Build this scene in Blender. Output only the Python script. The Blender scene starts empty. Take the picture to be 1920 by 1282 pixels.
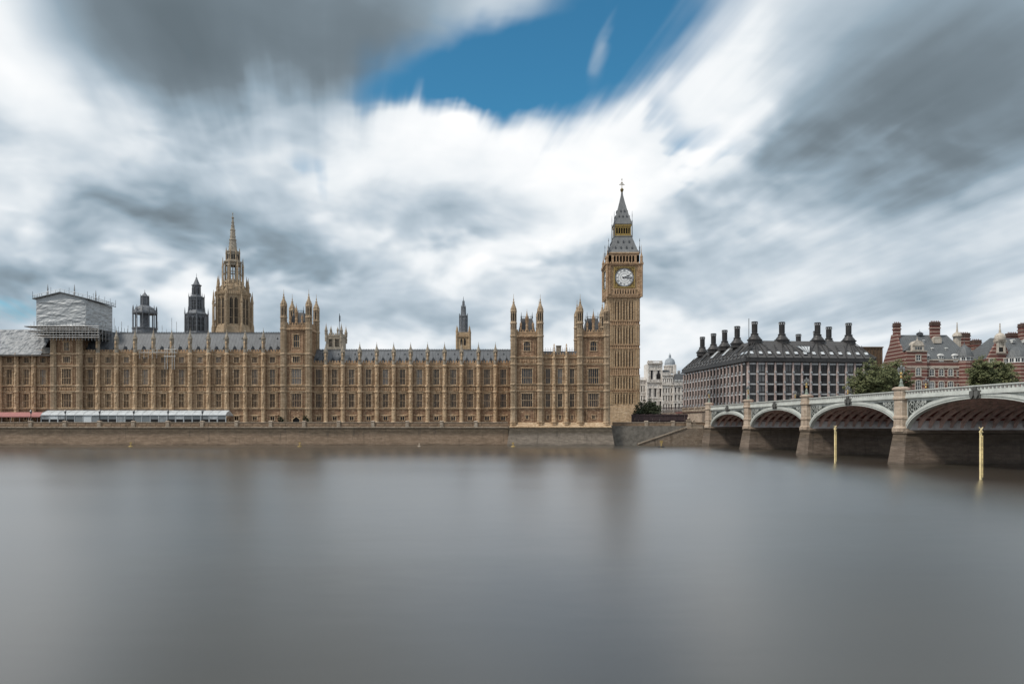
import bpy, math, random
from mathutils import Matrix, Vector
random.seed(7)
R = math.radians
scene = bpy.context.scene
COL = scene.collection

# ------------------------------------------------------------------ camera
F, H = 1463.0, 6.94            # focal length in photo pixels, eye height above the water
cd = bpy.data.cameras.new("camera")
cam = bpy.data.objects.new("camera", cd)
COL.objects.link(cam)
cam.location = (0, 0, H)
cam.rotation_euler = (R(90), 0, 0)
cd.sensor_width = 36
cd.lens = 36 * F / 1920
cd.shift_y = 151 / 1920
cd.clip_start, cd.clip_end = 0.5, 9000
scene.camera = cam

# ------------------------------------------------------------------ light and exposure
SUN_AZ, SUN_EL = R(-120), R(52)   # azimuth from +Y towards +X
sd = bpy.data.lights.new("sun", 'SUN')
sd.energy, sd.angle, sd.color = 2.6, R(8), (1, .94, .85)
sun = bpy.data.objects.new("sun", sd)
COL.objects.link(sun)
sv = Vector((math.sin(SUN_AZ) * math.cos(SUN_EL), math.cos(SUN_AZ) * math.cos(SUN_EL), math.sin(SUN_EL)))
sun.rotation_euler = sv.to_track_quat('Z', 'Y').to_euler()
vs = scene.view_settings
vs.view_transform, vs.look, vs.gamma, vs.exposure = 'Standard', 'None', 1, 0.15
vs.use_curve_mapping = False

# ------------------------------------------------------------------ sky: Nishita blue behind wind-drawn clouds
world = bpy.data.worlds.new("World")
scene.world = world
world.use_nodes = True
WT = world.node_tree
WT.nodes.clear()


class NT:
    """tiny node-graph helper"""
    def __init__(s, tree): s.t = tree
    def n(s, typ, **k):
        a = s.t.nodes.new(typ)
        for q, w in k.items(): setattr(a, q, w)
        return a
    def put(s, sock, val):
        if isinstance(val, bpy.types.NodeSocket): s.t.links.new(val, sock)
        elif val is not None: sock.default_value = val
    def m(s, op, a, b=None, c=None, clamp=False):
        q = s.n('ShaderNodeMath', operation=op, use_clamp=clamp)
        for i, w in enumerate((a, b, c)): s.put(q.inputs[i], w)
        return q.outputs[0]
    def vm(s, op, a, b=None, out=0, scale=None):
        q = s.n('ShaderNodeVectorMath', operation=op)
        s.put(q.inputs[0], a); s.put(q.inputs[1], b)
        if scale is not None: s.put(q.inputs[3], scale)
        return q.outputs[out]
    def xyz(s, x, y, z):
        q = s.n('ShaderNodeCombineXYZ')
        for i, w in enumerate((x, y, z)): s.put(q.inputs[i], w)
        return q.outputs[0]
    def noise(s, vec, scale, detail=4, rough=.5, dist=0, out=0):
        q = s.n('ShaderNodeTexNoise')
        s.put(q.inputs['Vector'], vec)
        q.inputs['Scale'].default_value = scale; q.inputs['Detail'].default_value = detail
        q.inputs['Roughness'].default_value = rough; q.inputs['Distortion'].default_value = dist
        return q.outputs[out]
    def ramp(s, fac, stops, interp='LINEAR'):
        q = s.n('ShaderNodeValToRGB')
        q.color_ramp.interpolation = interp
        e = q.color_ramp.elements
        while len(e) < len(stops): e.new(.5)
        for i, (p, c) in enumerate(stops):
            e[i].position = p
            e[i].color = (c, c, c, 1) if isinstance(c, (int, float)) else (*c, 1)
        s.put(q.inputs[0], fac)
        return q.outputs[0]
    def mix(s, fac, a, b, blend='MIX'):
        q = s.n('ShaderNodeMix', data_type='RGBA', blend_type=blend)
        s.put(q.inputs[0], fac); s.put(q.inputs[6], a); s.put(q.inputs[7], b)
        return q.outputs[2]
    def smooth(s, v, a, b):
        q = s.n('ShaderNodeMapRange', interpolation_type='SMOOTHSTEP')
        s.put(q.inputs[0], v); q.inputs[1].default_value = a; q.inputs[2].default_value = b
        return q.outputs[0]


def build_sky():
    g = NT(WT)
    tc = g.n('ShaderNodeTexCoord')
    sep = g.n('ShaderNodeSeparateXYZ')
    WT.links.new(tc.outputs['Generated'], sep.inputs[0])
    x, y, z = sep.outputs
    az, el = g.m('ARCTAN2', x, y), g.m('ARCSINE', z)
    a0 = R(-13)                                  # the wind carries the clouds out of this bearing
    ca, sa = math.cos(a0), math.sin(a0)
    xr = g.m('SUBTRACT', g.m('MULTIPLY', x, ca), g.m('MULTIPLY', y, sa))
    yr = g.m('ADD', g.m('MULTIPLY', x, sa), g.m('MULTIPLY', y, ca))
    zz = g.m('ADD', g.m('MAXIMUM', z, 0.0), .10)
    u, v = g.m('DIVIDE', xr, zz), g.m('DIVIDE', yr, zz)
    n_big = g.noise(g.xyz(g.m('MULTIPLY', u, 1.35), g.m('MULTIPLY', v, .75), 3.1), 1, 3, .5)
    n_mid = g.noise(g.xyz(g.m('MULTIPLY', u, 4.2), g.m('MULTIPLY', v, 1.15), 8.3), 1, 3, .5)
    n_fib = g.noise(g.xyz(g.m('MULTIPLY', u, 11), g.m('MULTIPLY', v, .6), 1.7), 1, 3, .55)
    # direction map, drawn out along the wind
    # high clouds are drawn out by the wind, the far low ones keep their clumps
    s = g.m('MAXIMUM', g.m('MULTIPLY', g.smooth(el, .20, .40), .84), g.m('MULTIPLY', g.smooth(az, .13, .34), .55))
    clump = g.noise(g.vm('MULTIPLY', g.xyz(az, el, .37), (1, 1.75, 1)), 7.0, 4, .5, .25)
    clump2 = g.noise(g.vm('MULTIPLY', g.xyz(az, el, 1.9), (1, 1.9, 1)), 15, 2, .5, .3)
    k = g.m('ADD', 1.0, g.m('MULTIPLY', s, g.m('ADD', g.m('MULTIPLY', g.m('SUBTRACT', n_fib, .5), .15), g.m('MULTIPLY', g.m('SUBTRACT', n_mid, .5), .24))))
    k = g.m('ADD', k, g.m('MULTIPLY', g.m('SUBTRACT', 1.0, s), g.m('MULTIPLY', g.m('SUBTRACT', clump2, .5), .5)))
    az2 = g.m('ADD', a0, g.m('MULTIPLY', g.m('SUBTRACT', az, a0), k))
    az2 = g.m('ADD', az2, g.m('MULTIPLY', g.m('SUBTRACT', n_big, .5), .22))
    el2 = g.m('MULTIPLY', el, k)
    B = g.xyz(az2, el2, 0)

    def blobs(lst):
        tot = None
        for (px, py, rx, ry, rot, w) in lst:
            A = math.atan((px - 960) / F)
            E = math.atan((792 - py) / math.hypot(F, px - 960))
            mp = g.n('ShaderNodeMapping', vector_type='TEXTURE')
            mp.inputs['Location'].default_value = (A, E, 0)
            mp.inputs['Rotation'].default_value = (0, 0, R(rot))
            mp.inputs['Scale'].default_value = (rx / F, ry / F, 1)
            WT.links.new(B, mp.inputs['Vector'])
            gr = g.n('ShaderNodeTexGradient', gradient_type='SPHERICAL')
            WT.links.new(mp.outputs[0], gr.inputs[0])
            s = g.m('MULTIPLY', g.smooth(gr.outputs['Fac'], 0, .9), w)
            tot = s if tot is None else g.m('ADD', tot, s)
        return tot
    dark = blobs(DARK_CLOUDS)
    white = blobs(WHITE_CLOUDS)
    gap = blobs(BLUE_GAPS)
    nn = g.m('ADD', g.m('MULTIPLY', g.m('SUBTRACT', n_big, .5), .62), g.m('ADD', g.m('MULTIPLY', g.m('SUBTRACT', n_mid, .5), .62), g.m('MULTIPLY', g.m('SUBTRACT', n_fib, .5), .11)))
    low = g.m('ADD', g.m('MULTIPLY', g.m('SUBTRACT', clump, .5), 1.3), g.m('MULTIPLY', g.m('SUBTRACT', clump2, .5), .36))
    nn = g.m('ADD', g.m('MULTIPLY', nn, s), g.m('MULTIPLY', low, g.m('SUBTRACT', 1.0, s)))
    sat = lambda q: g.m('SUBTRACT', 1.0, g.m('POWER', 2.718, g.m('MULTIPLY', q, -1.25)))
    K = g.m('SUBTRACT', g.m('ADD', g.m('ADD', .34, g.m('MULTIPLY', sat(dark), .70)), nn), g.m('MULTIPLY', sat(white), .37), clamp=True)
    cloud = g.ramp(K, [(0, (1.0, 1.0, 1.0)), (.22, (.80, .84, .87)), (.42, (.50, .58, .65)), (.62, (.29, .375, .445)), (.82, (.175, .22, .255)), (1, (.13, .165, .19))])
    cloud = g.vm('SCALE', cloud, scale=9.5)
    a = g.m('ADD', gap, g.m('ADD', g.m('MULTIPLY', g.m('SUBTRACT', n_mid, .5), .9), g.m('MULTIPLY', g.m('SUBTRACT', n_fib, .5), .5)))
    alpha = g.smooth(a, .22, .90)
    sky = g.n('ShaderNodeTexSky', sky_type='NISHITA', sun_disc=False, sun_elevation=SUN_EL, sun_rotation=SUN_AZ)
    sky.air_density, sky.dust_density, sky.ozone_density = 1.0, .3, 2.0
    blue = g.vm('MULTIPLY', sky.outputs[0], SKY_TINT)
    col = g.mix(alpha, cloud, blue)
    bg = g.n('ShaderNodeBackground')
    bg.inputs[1].default_value = .1
    WT.links.new(col, bg.inputs[0])
    out = g.n('ShaderNodeOutputWorld')
    WT.links.new(bg.outputs[0], out.inputs[0])


SKY_TINT = (.37, .96, 1.04)
# (bearing and height given as the photo's pixels, radii, tilt, weight)
DARK_CLOUDS = [(430, 50, 430, 220, -8, .92), (700, 20, 260, 190, 20, .5), (250, 150, 260, 120, -25, .4),
               (1700, 90, 460, 200, 16, .74), (1900, 190, 330, 160, 10, .5), (1560, 240, 480, 130, 24, .36), (1760, 330, 460, 90, 14, .28),
               (330, 400, 320, 90, 8, .30), (110, 500, 270, 75, 0, .36), (440, 450, 270, 70, -12, .28), (560, 490, 220, 50, 0, .12),
               (1020, 480, 260, 45, 6, .14), (1480, 580, 480, 60, 2, .10), (760, 590, 260, 40, 0, .12), (1480, 430, 520, 80, 18, .13)]
WHITE_CLOUDS = [(600, 260, 380, 120, 0, .6), (960, 260, 420, 130, -10, .75), (60, 250, 220, 230, 30, .3), (830, 500, 260, 80, 0, .6), (1190, 350, 260, 90, 20, .5),
                (330, 540, 260, 60, 0, .55), (1270, 190, 170, 170, -35, .45), (40, 50, 160, 150, 0, .5), (1350, 480, 300, 60, 10, .2), (200, 430, 90, 40, 0, .3)]
BLUE_GAPS = [(880, 120, 330, 130, 4, .70), (1175, 45, 470, 225, 26, .9), (800, 165, 260, 75, 8, .45), (1270, 265, 130, 60, -35, .42), (615, 318, 110, 55, 0, .38), (670, 470, 60, 40, 0, .30), (1136, 95, 26, 80, -38, -.42), (30, 570, 160, 50, 0, .38), (500, 590, 120, 30, 0, .25)]
build_sky()


# ------------------------------------------------------------------ helpers
def PX(px, Y): return (px - 960) * Y / F
def PZ(py, Y): return H + (792 - py) * Y / F


class MB:
    """collects polygons for ONE mesh"""
    def __init__(s): s.v, s.f, s.d = [], [], {}
    def P(s, p):
        k = (round(p[0], 3), round(p[1], 3), round(p[2], 3))
        i = s.d.get(k)
        if i is None:
            i = s.d[k] = len(s.v)
            s.v.append(k)
        return i
    def poly(s, *pts):
        ids = []
        for p in pts:
            i = s.P(p)
            if i not in ids: ids.append(i)
        if len(ids) > 2: s.f.append(ids)
    def box(s, x0, x1, y0, y1, z0, z1):
        a = [(x0, y0, z0), (x1, y0, z0), (x1, y1, z0), (x0, y1, z0), (x0, y0, z1), (x1, y0, z1), (x1, y1, z1), (x0, y1, z1)]
        for q in ((0, 1, 5, 4), (1, 2, 6, 5), (2, 3, 7, 6), (3, 0, 4, 7), (4, 5, 6, 7), (3, 2, 1, 0)): s.poly(*[a[i] for i in q])
        return s
    def taper(s, x0, x1, y0, y1, z0, X0, X1, Y0, Y1, z1):
        a = [(x0, y0, z0), (x1, y0, z0), (x1, y1, z0), (x0, y1, z0), (X0, Y0, z1), (X1, Y0, z1), (X1, Y1, z1), (X0, Y1, z1)]
        for q in ((0, 1, 5, 4), (1, 2, 6, 5), (2, 3, 7, 6), (3, 0, 4, 7), (4, 5, 6, 7), (3, 2, 1, 0)): s.poly(*[a[i] for i in q])
        return s
    def extr(s, pts, y0, y1):            # polygon in x,z drawn through y
        a = [(x, y0, z) for x, z in pts]; b = [(x, y1, z) for x, z in pts]
        s.poly(*a); s.poly(*b[::-1])
        for i in range(len(pts)):
            j = (i + 1) % len(pts)
            s.poly(a[i], b[i], b[j], a[j])
        return s
    def extx(s, pts, x0, x1):            # polygon in y,z drawn through x
        a = [(x0, y, z) for y, z in pts]; b = [(x1, y, z) for y, z in pts]
        s.poly(*a[::-1]); s.poly(*b)
        for i in range(len(pts)):
            j = (i + 1) % len(pts)
            s.poly(a[j], b[j], b[i], a[i])
        return s
    def lathe(s, cx, cy, prof, n=8, rot=None):
        rot = math.pi / n if rot is None else rot
        rings = []
        for r, z in prof:
            rings.append([(cx + r * math.sin(rot + 2 * math.pi * i / n), cy - r * math.cos(rot + 2 * math.pi * i / n), z) for i in range(n)] if r > .001 else [(cx, cy, z)])
        for a, b in zip(rings, rings[1:]):
            for i in range(n):
                j = (i + 1) % n
                p = [a[i % len(a)], a[j % len(a)], b[j % len(b)], b[i % len(b)]]
                s.poly(*p)
        if len(rings[0]) > 2: s.poly(*rings[0][::-1])
        if len(rings[-1]) > 2: s.poly(*rings[-1])
        return s
    def tube(s, p, q, r, n=6, r2=None):
        p, q = Vector(p), Vector(q)
        d = (q - p).normalized()
        a = d.orthogonal().normalized(); b = d.cross(a)
        r2 = r if r2 is None else r2
        A = [p + (a * math.cos(t) + b * math.sin(t)) * r for t in [2 * math.pi * i / n for i in range(n)]]
        Bq = [q + (a * math.cos(t) + b * math.sin(t)) * r2 for t in [2 * math.pi * i / n for i in range(n)]]
        for i in range(n): s.poly(A[i], A[(i + 1) % n], Bq[(i + 1) % n], Bq[i])
        s.poly(*A[::-1]); s.poly(*Bq)
        return s
    def path(s, pts, r, n=6):
        for a, b in zip(pts, pts[1:]): s.tube(a, b, r, n)
        return s
    def ball(s, c, r, n=8, m=5, sq=1):
        return s.lathe(c[0], c[1], [(r * math.sin(math.pi * i / m), c[2] - r * sq * math.cos(math.pi * i / m)) for i in range(m + 1)], n)


INV = {}


def T(name, label, cat, loc=(0, 0, 0), rotz=0, group=None):
    o = bpy.data.objects.new(name, None)
    COL.objects.link(o)
    o.location = loc; o.rotation_euler = (0, 0, rotz)
    o.empty_display_size = .5
    tag(o, label, cat, group)
    INV[o.name] = (Matrix.Translation(Vector(loc)) @ Matrix.Rotation(rotz, 4, 'Z')).inverted()
    return o


def tag(o, label, cat, group=None):
    o['label'] = label; o['category'] = cat
    if group: o['group'] = group
    return o


def root(o):
    while o.parent: o = o.parent
    return o


def mesh(mb, mat, mtx=None, smooth=False, name='m'):
    me = bpy.data.meshes.new(name)
    vv = [mtx @ Vector(p) for p in mb.v] if mtx is not None else mb.v
    me.from_pydata(vv, [], mb.f)
    me.materials.append(mat)
    if smooth:
        for p in me.polygons: p.use_smooth = True
    me.update()
    return me


def obj(name, mb, mat, parent=None, world=True, smooth=False):
    """ONE mesh object; coordinates are the world's unless world=False (then the thing's own)"""
    mtx = INV.get(root(parent).name) if (parent is not None and world) else None
    if parent is not None:
        ps = pieces(mb)
        if len(ps) > 1: return [obj1(name, p, mat, parent, mtx, smooth) for p in ps][0]
    return obj1(name, mb, mat, parent, mtx, smooth)


def pieces(mb):
    """clusters of loose islands that lie far apart, each to be an object of its own"""
    par = list(range(len(mb.v)))
    def find(i):
        while par[i] != i: par[i] = par[par[i]]; i = par[i]
        return i
    for f in mb.f:
        for i in f[1:]: par[find(i)] = find(f[0])
    isl = {}
    for f in mb.f: isl.setdefault(find(f[0]), []).append(f)
    if len(isl) < 2 or len(isl) > 700: return [mb]
    keys = list(isl); bb = []
    for k in keys:
        vs_ = [mb.v[i] for f in isl[k] for i in f]
        bb.append(([min(v[a] for v in vs_) for a in range(3)], [max(v[a] for v in vs_) for a in range(3)]))
    sz = [max(h[a] - l[a] for a in range(3)) for l, h in bb]
    g = list(range(len(keys)))
    def fg(i):
        while g[i] != i: g[i] = g[g[i]]; i = g[i]
        return i
    for i in range(len(keys)):
        for j in range(i + 1, len(keys)):
            if fg(i) == fg(j): continue
            d = math.sqrt(sum(max(0, bb[j][0][a] - bb[i][1][a], bb[i][0][a] - bb[j][1][a]) ** 2 for a in range(3)))
            if d <= max(.02, .5 * max(sz[i], sz[j])): g[fg(i)] = fg(j)
    cl = {}
    for i, k in enumerate(keys): cl.setdefault(fg(i), []).extend(isl[k])
    out = []
    for fs in cl.values():
        q = MB()
        for f in fs: q.poly(*[mb.v[i] for i in f])
        out.append(q)
    return out


def obj1(name, mb, mat, parent, mtx, smooth):
    o = bpy.data.objects.new(name, mesh(mb, mat, mtx, smooth, name))
    COL.objects.link(o)
    if parent is not None: o.parent = parent
    return o


def put(name, me, parent, loc=(0, 0, 0), rot=0, world=True):
    """a part that shares a mesh, set down at a world (or own) place"""
    o = bpy.data.objects.new(name, me)
    COL.objects.link(o)
    o.parent = parent
    p = Vector(loc)
    if world and parent.parent is None: p = INV[parent.name] @ p
    o.location = p
    o.rotation_euler = (0, 0, rot)
    return o


def dup(t, loc, rotz=None, label=None):
    r = t.copy(); COL.objects.link(r)
    r.location = loc
    if rotz is not None: r.rotation_euler = (0, 0, rotz)
    if label: r['label'] = label
    for ch in list(t.children):
        c = ch.copy(); COL.objects.link(c); c.parent = r
        for gch in list(ch.children):
            d = gch.copy(); COL.objects.link(d); d.parent = c
    return r


def struct(name, mb, mat, **k):
    o = obj(name, mb, mat, **k)
    o['kind'] = 'structure'
    return o


# ------------------------------------------------------------------ materials
def mat(name, fn):
    m = bpy.data.materials.new(name)
    m.use_nodes = True
    g = NT(m.node_tree)
    b = m.node_tree.nodes['Principled BSDF']
    fn(g, b)
    return m


def pos(g, sx=1, sy=1, sz=1):
    q = g.n('ShaderNodeNewGeometry')
    return g.vm('MULTIPLY', q.outputs['Position'], (sx, sy, sz))


def link(g, a, b): g.t.links.new(a, b)


def bump(g, b, h, strength=.5, dist=.1):
    q = g.n('ShaderNodeBump')
    q.inputs['Strength'].default_value = strength; q.inputs['Distance'].default_value = dist
    link(g, h, q.inputs['Height'])
    link(g, q.outputs[0], b.inputs['Normal'])


def stone(name, c1, c2, c3, rough=.9, course=.45, bs=.7):
    """weathered ashlar: colour patches, soot streaks running down, block joints and pitted carving"""
    def fn(g, b):
        big = g.noise(pos(g), .16, 4, .65)
        blk = g.noise(pos(g, 1, 1, 1.6), 1.35, 3, .7)
        strk = g.noise(pos(g, 1.5, 1.5, .12), 1, 4, .65)
        col = g.mix(g.smooth(big, .42, .58), (*c1, 1), (*c2, 1))
        col = g.mix(g.smooth(blk, .48, .72), col, (*c3, 1))
        col = g.mix(g.m('MULTIPLY', g.smooth(strk, .50, .74), .68), col, (c1[0] * .42, c1[1] * .40, c1[2] * .38, 1))
        br = g.n('ShaderNodeTexBrick', offset=.5)
        sx = g.n('ShaderNodeSeparateXYZ'); link(g, pos(g), sx.inputs[0])
        link(g, g.xyz(g.m('ADD', sx.outputs[0], sx.outputs[1]), sx.outputs[2], 0), br.inputs['Vector'])
        br.inputs['Scale'].default_value = 1
        br.inputs['Color1'].default_value = (1, 1, 1, 1); br.inputs['Color2'].default_value = (.64, .61, .58, 1)
        br.inputs['Mortar'].default_value = (.55, .52, .5, 1); br.inputs['Mortar Size'].default_value = .022
        br.inputs['Brick Width'].default_value = course * 2; br.inputs['Row Height'].default_value = course
        col = g.mix(.8, col, br.outputs['Color'], 'MULTIPLY')
        link(g, col, b.inputs['Base Color'])
        b.inputs['Roughness'].default_value = rough
        bump(g, b, g.noise(pos(g), 2.6, 5, .7), bs, .22)
    return mat(name, fn)


def plain(name, c, rough=.6, metal=0, var=.25, scale=.8, bs=0.15, spec=None):
    def fn(g, b):
        n = g.noise(pos(g), scale, 5, .65)
        d = tuple(max(0, q * (1 - var)) for q in c); e = tuple(q * (1 + var) for q in c)
        link(g, g.mix(g.smooth(n, .3, .7), (*d, 1), (*e, 1)), b.inputs['Base Color'])
        b.inputs['Roughness'].default_value = rough
        b.inputs['Metallic'].default_value = metal
        if spec is not None: b.inputs['Specular IOR Level'].default_value = spec
        if bs: bump(g, b, g.noise(pos(g), scale * 6, 4, .6), bs, .06)
    return mat(name, fn)


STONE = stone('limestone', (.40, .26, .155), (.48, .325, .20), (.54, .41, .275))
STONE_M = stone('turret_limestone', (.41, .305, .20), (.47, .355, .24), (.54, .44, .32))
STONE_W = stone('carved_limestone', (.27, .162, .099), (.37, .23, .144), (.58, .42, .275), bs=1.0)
STONE_P = stone('lit_limestone', (.54, .38, .235), (.60, .44, .285), (.70, .56, .40))  # paler limestone copy: light on buttresses and mouldings put into the colour
STONE_T = stone('golden_limestone', (.43, .305, .185), (.50, .365, .225), (.57, .455, .31))
STONE_S = stone('spire_limestone', (.40, .30, .195), (.47, .355, .235), (.54, .44, .32))
STONE_G = stone('grey_limestone', (.36, .32, .26), (.42, .36, .28), (.48, .43, .36))
PORTLAND = stone('portland_stone', (.74, .70, .66), (.79, .76, .72), (.83, .81, .78), course=.7)
LEADG = plain('dark_iron_roof', (.055, .06, .068), .55, var=.4, scale=1.1)
LEAD = plain('dark_lantern_lead', (.12, .128, .142), .6, var=.35, scale=1.4)
GOLD = plain('gilding', (.34, .235, .08), .45, .5, var=.3, scale=2)
BLACK = plain('black_iron', (.012, .012, .014), .5, var=.3)
WHITE = plain('white_opal_glass', (.82, .83, .82), .35, var=.04)


def glass_fn(lo, hi):
    def fn(g, b):
        oi = g.n('ShaderNodeObjectInfo')
        nz = g.noise(pos(g), 1.1, 2, .5)
        f = g.m('ADD', g.m('MULTIPLY', oi.outputs['Random'], .75), g.m('MULTIPLY', nz, .35))
        link(g, g.ramp(f, [(.3, lo), (.65, tuple((p + q) / 2 * .6 for p, q in zip(lo, hi))), (.88, hi)]), b.inputs['Base Color'])
        b.inputs['Roughness'].default_value = .22
        b.inputs['Specular IOR Level'].default_value = .35
        bump(g, b, g.noise(pos(g), 3.5, 2, .5), .12, .05)
    return fn


GLASS = mat('leaded_glass', glass_fn((.014, .009, .009), (.075, .06, .058)))
GLASS2 = mat('upper_leaded_glass', glass_fn((.03, .031, .034), (.24, .25, .26)))
DARK = plain('dark_opening', (.012, .011, .011), .9)


def slate_fn(c, seam=1.05, wob=.35):
    def fn(g, b):
        sx = g.n('ShaderNodeSeparateXYZ'); link(g, pos(g), sx.inputs[0])
        n = g.noise(pos(g, 1, 1, .5), .7, 5, .7)
        n2 = g.noise(pos(g, 2.5, 2.5, 6), 1, 2, .6)
        a = g.mix(g.smooth(n, .3, .72), (c[0] * .82, c[1] * .82, c[2] * .82, 1), (c[0] * 1.2, c[1] * 1.2, c[2] * 1.18, 1))
        a = g.mix(g.m('MULTIPLY', g.smooth(n2, .5, .7), .35), a, (c[0] * .45, c[1] * .45, c[2] * .45, 1))
        fr = g.m('FRACT', g.m('DIVIDE', g.m('ADD', sx.outputs[0], g.m('MULTIPLY', sx.outputs[1], .02)), seam))
        ln = g.m('LESS_THAN', fr, .16)
        a = g.mix(g.m('MULTIPLY', ln, .5), a, (c[0] * .45, c[1] * .45, c[2] * .45, 1))
        link(g, a, b.inputs['Base Color'])
        b.inputs['Roughness'].default_value = .6
        bump(g, b, g.m('ADD', n2, ln), .3, .08)
    return fn


SLATE = mat('iron_plate_roof', slate_fn((.112, .118, .128)))
SLATE_D = mat('dark_slate', slate_fn((.075, .078, .085), .6))
TOWER_ROOF = mat('clock_tower_roof', slate_fn((.155, .16, .165), .62))

# ------------------------------------------------------------------ land and water
def water_fn(g, b):
    n = g.noise(pos(g, .02, .05, 1), 1, 3, .5)
    link(g, g.mix(g.smooth(n, .3, .7), (.042, .036, .027, 1), (.054, .046, .034, 1)), b.inputs['Base Color'])
    b.inputs['Roughness'].default_value = .27
    b.inputs['IOR'].default_value = 1.3
    b.inputs['Specular IOR Level'].default_value = .5
    # ripples: facet slopes of a wind-ruffled river, calmer and rougher lanes drawn out along it
    lanes = g.noise(pos(g, .012, .05, 1), 1, 3, .55)
    sy = g.n('ShaderNodeSeparateXYZ'); link(g, pos(g), sy.inputs[0])
    tilt_ease = g.m('SUBTRACT', 1.0, g.m('MULTIPLY', g.smooth(g.m('ADD', sy.outputs[1], g.m('MULTIPLY', lanes, 40)), 150, 250), .8))   # tilt eased by the far wall, keeping its dark reflection
    lean = g.m('MULTIPLY', g.m('SUBTRACT', -.06, g.m('MULTIPLY', lanes, .06)), tilt_ease)     # normals tilted to the near side so the water mirrors higher, brighter sky
    swell = g.m('MULTIPLY', g.m('SUBTRACT', g.noise(pos(g, .35, .9, 1), 1, 3, .6), .5), .02)
    nn = g.vm('NORMALIZE', g.xyz(0, g.m('ADD', lean, swell), 1))
    link(g, nn, b.inputs['Normal'])
    b.inputs['Coat Weight'].default_value = 1; b.inputs['Coat Roughness'].default_value = .27; b.inputs['Coat IOR'].default_value = 1.5
    link(g, nn, b.inputs['Coat Normal'])


WATER = mat('silky_river_water', water_fn)
mb = MB(); mb.poly((-3000, -400, 0), (3000, -400, 0), (3000, 262, 0), (-3000, 262, 0))
struct('river_water', mb, WATER)
PAVE = plain('paving', (.16, .145, .125), .9, var=.3)
mb = MB()
mb.poly((-3000, 239.6, 5.9), (3000, 239.6, 5.9), (3000, 6000, 5.9), (-3000, 6000, 5.9))
mb.poly((-3000, 239.6, 5.9), (-3000, 239.6, -.5), (3000, 239.6, -.5), (3000, 239.6, 5.9))
struct('ground', mb, PAVE)


def riverwall_fn(top, low, dark):
    def fn(g, b):
        sx = g.n('ShaderNodeSeparateXYZ'); link(g, pos(g), sx.inputs[0])
        wob = g.noise(pos(g, .12, .12, .4), 1, 5, .65)
        wob2 = g.noise(pos(g, .5, .5, 1.6), 1, 5, .7)
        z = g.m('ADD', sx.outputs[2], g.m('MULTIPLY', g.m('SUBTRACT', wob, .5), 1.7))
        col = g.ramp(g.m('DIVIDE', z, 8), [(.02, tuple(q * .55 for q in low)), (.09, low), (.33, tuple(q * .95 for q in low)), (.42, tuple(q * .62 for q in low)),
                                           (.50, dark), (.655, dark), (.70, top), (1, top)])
        col = g.mix(g.smooth(wob2, .35, .75), g.mix(.35, col, (.02, .018, .013, 1)), g.mix(.12, col, (.40, .36, .3, 1)))
        st = g.noise(pos(g, 1.1, 1.1, .1), 1, 3, .6)
        col = g.mix(g.m('MULTIPLY', g.smooth(st, .55, .75), .45), col, (.03, .026, .02, 1))
        br = g.n('ShaderNodeTexBrick', offset=.5)
        link(g, g.xyz(g.m('ADD', sx.outputs[0], sx.outputs[1]), sx.outputs[2], 0), br.inputs['Vector'])
        br.inputs['Scale'].default_value = 1; br.inputs['Brick Width'].default_value = 1.5; br.inputs['Row Height'].default_value = .62
        br.inputs['Color1'].default_value = (1, 1, 1, 1); br.inputs['Color2'].default_value = (.80, .80, .80, 1); br.inputs['Mortar'].default_value = (.6, .6, .6, 1)
        br.inputs['Mortar Size'].default_value = .03
        link(g, g.mix(.7, col, br.outputs['Color'], 'MULTIPLY'), b.inputs['Base Color'])
        b.inputs['Roughness'].default_value = .8
        bump(g, b, wob2, .7, .2)
    return fn


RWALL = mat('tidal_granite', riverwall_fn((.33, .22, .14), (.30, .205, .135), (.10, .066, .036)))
RWALL2 = mat('tidal_pavilion_stone', riverwall_fn((.42, .33, .23), (.30, .245, .195), (.10, .076, .05)))
LEDGE = stone('pale_coping', (.38, .31, .24), (.44, .36, .28), (.48, .42, .35))
Yw = 238.0


def river_wall(name, label, x0, x1, y, mt, top=7.1, ledge=5.5, batter=.9, piers=(), ledge_mat=LEDGE):
    t = T(name, label, 'river wall', ((x0 + x1) / 2, y, 0))
    mb = MB(); mb.extx([(y - batter, -.6), (y - .1, ledge - .15), (y + .5, ledge - .15), (y + .5, -.6)], x0, x1)
    obj('battered_face', mb, mt, t)
    mb = MB(); mb.box(x0, x1, y - .32, y + .6, ledge - .15, ledge + .15)
    obj('string_course', mb, ledge_mat, t)
    mb = MB(); mb.box(x0, x1, y, y + .55, ledge + .15, top - .2)
    if x1 - x0 > 8:
        n = int((x1 - x0) / 2.67)
        for i in range(n):          # raised panels along the parapet
            a = x0 + (x1 - x0) * i / n
            mb.box(a + .22, a + (x1 - x0) / n - .22, y - .07, y - .002, ledge + .42, top - .45)
    obj('parapet', mb, mt, t)
    mb = MB(); mb.box(x0, x1, y - .14, y + .68, top - .2, top)
    obj('coping', mb, ledge_mat, t)
    pm = None
    for px in piers:
        if pm is None:
            q = MB(); q.box(-.55, .55, -.32, .8, ledge + .153, top + .12); q.taper(-.65, .65, -.42, .9, top + .12, -.4, .4, -.2, .65, top + .42)
            q.box(-.42, .42, -.36, -.3205, ledge + .4, top - .2)
            pm = mesh(q, ledge_mat)
        put('parapet_pier', pm, t, (px, y, 0))
    return t


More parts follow.
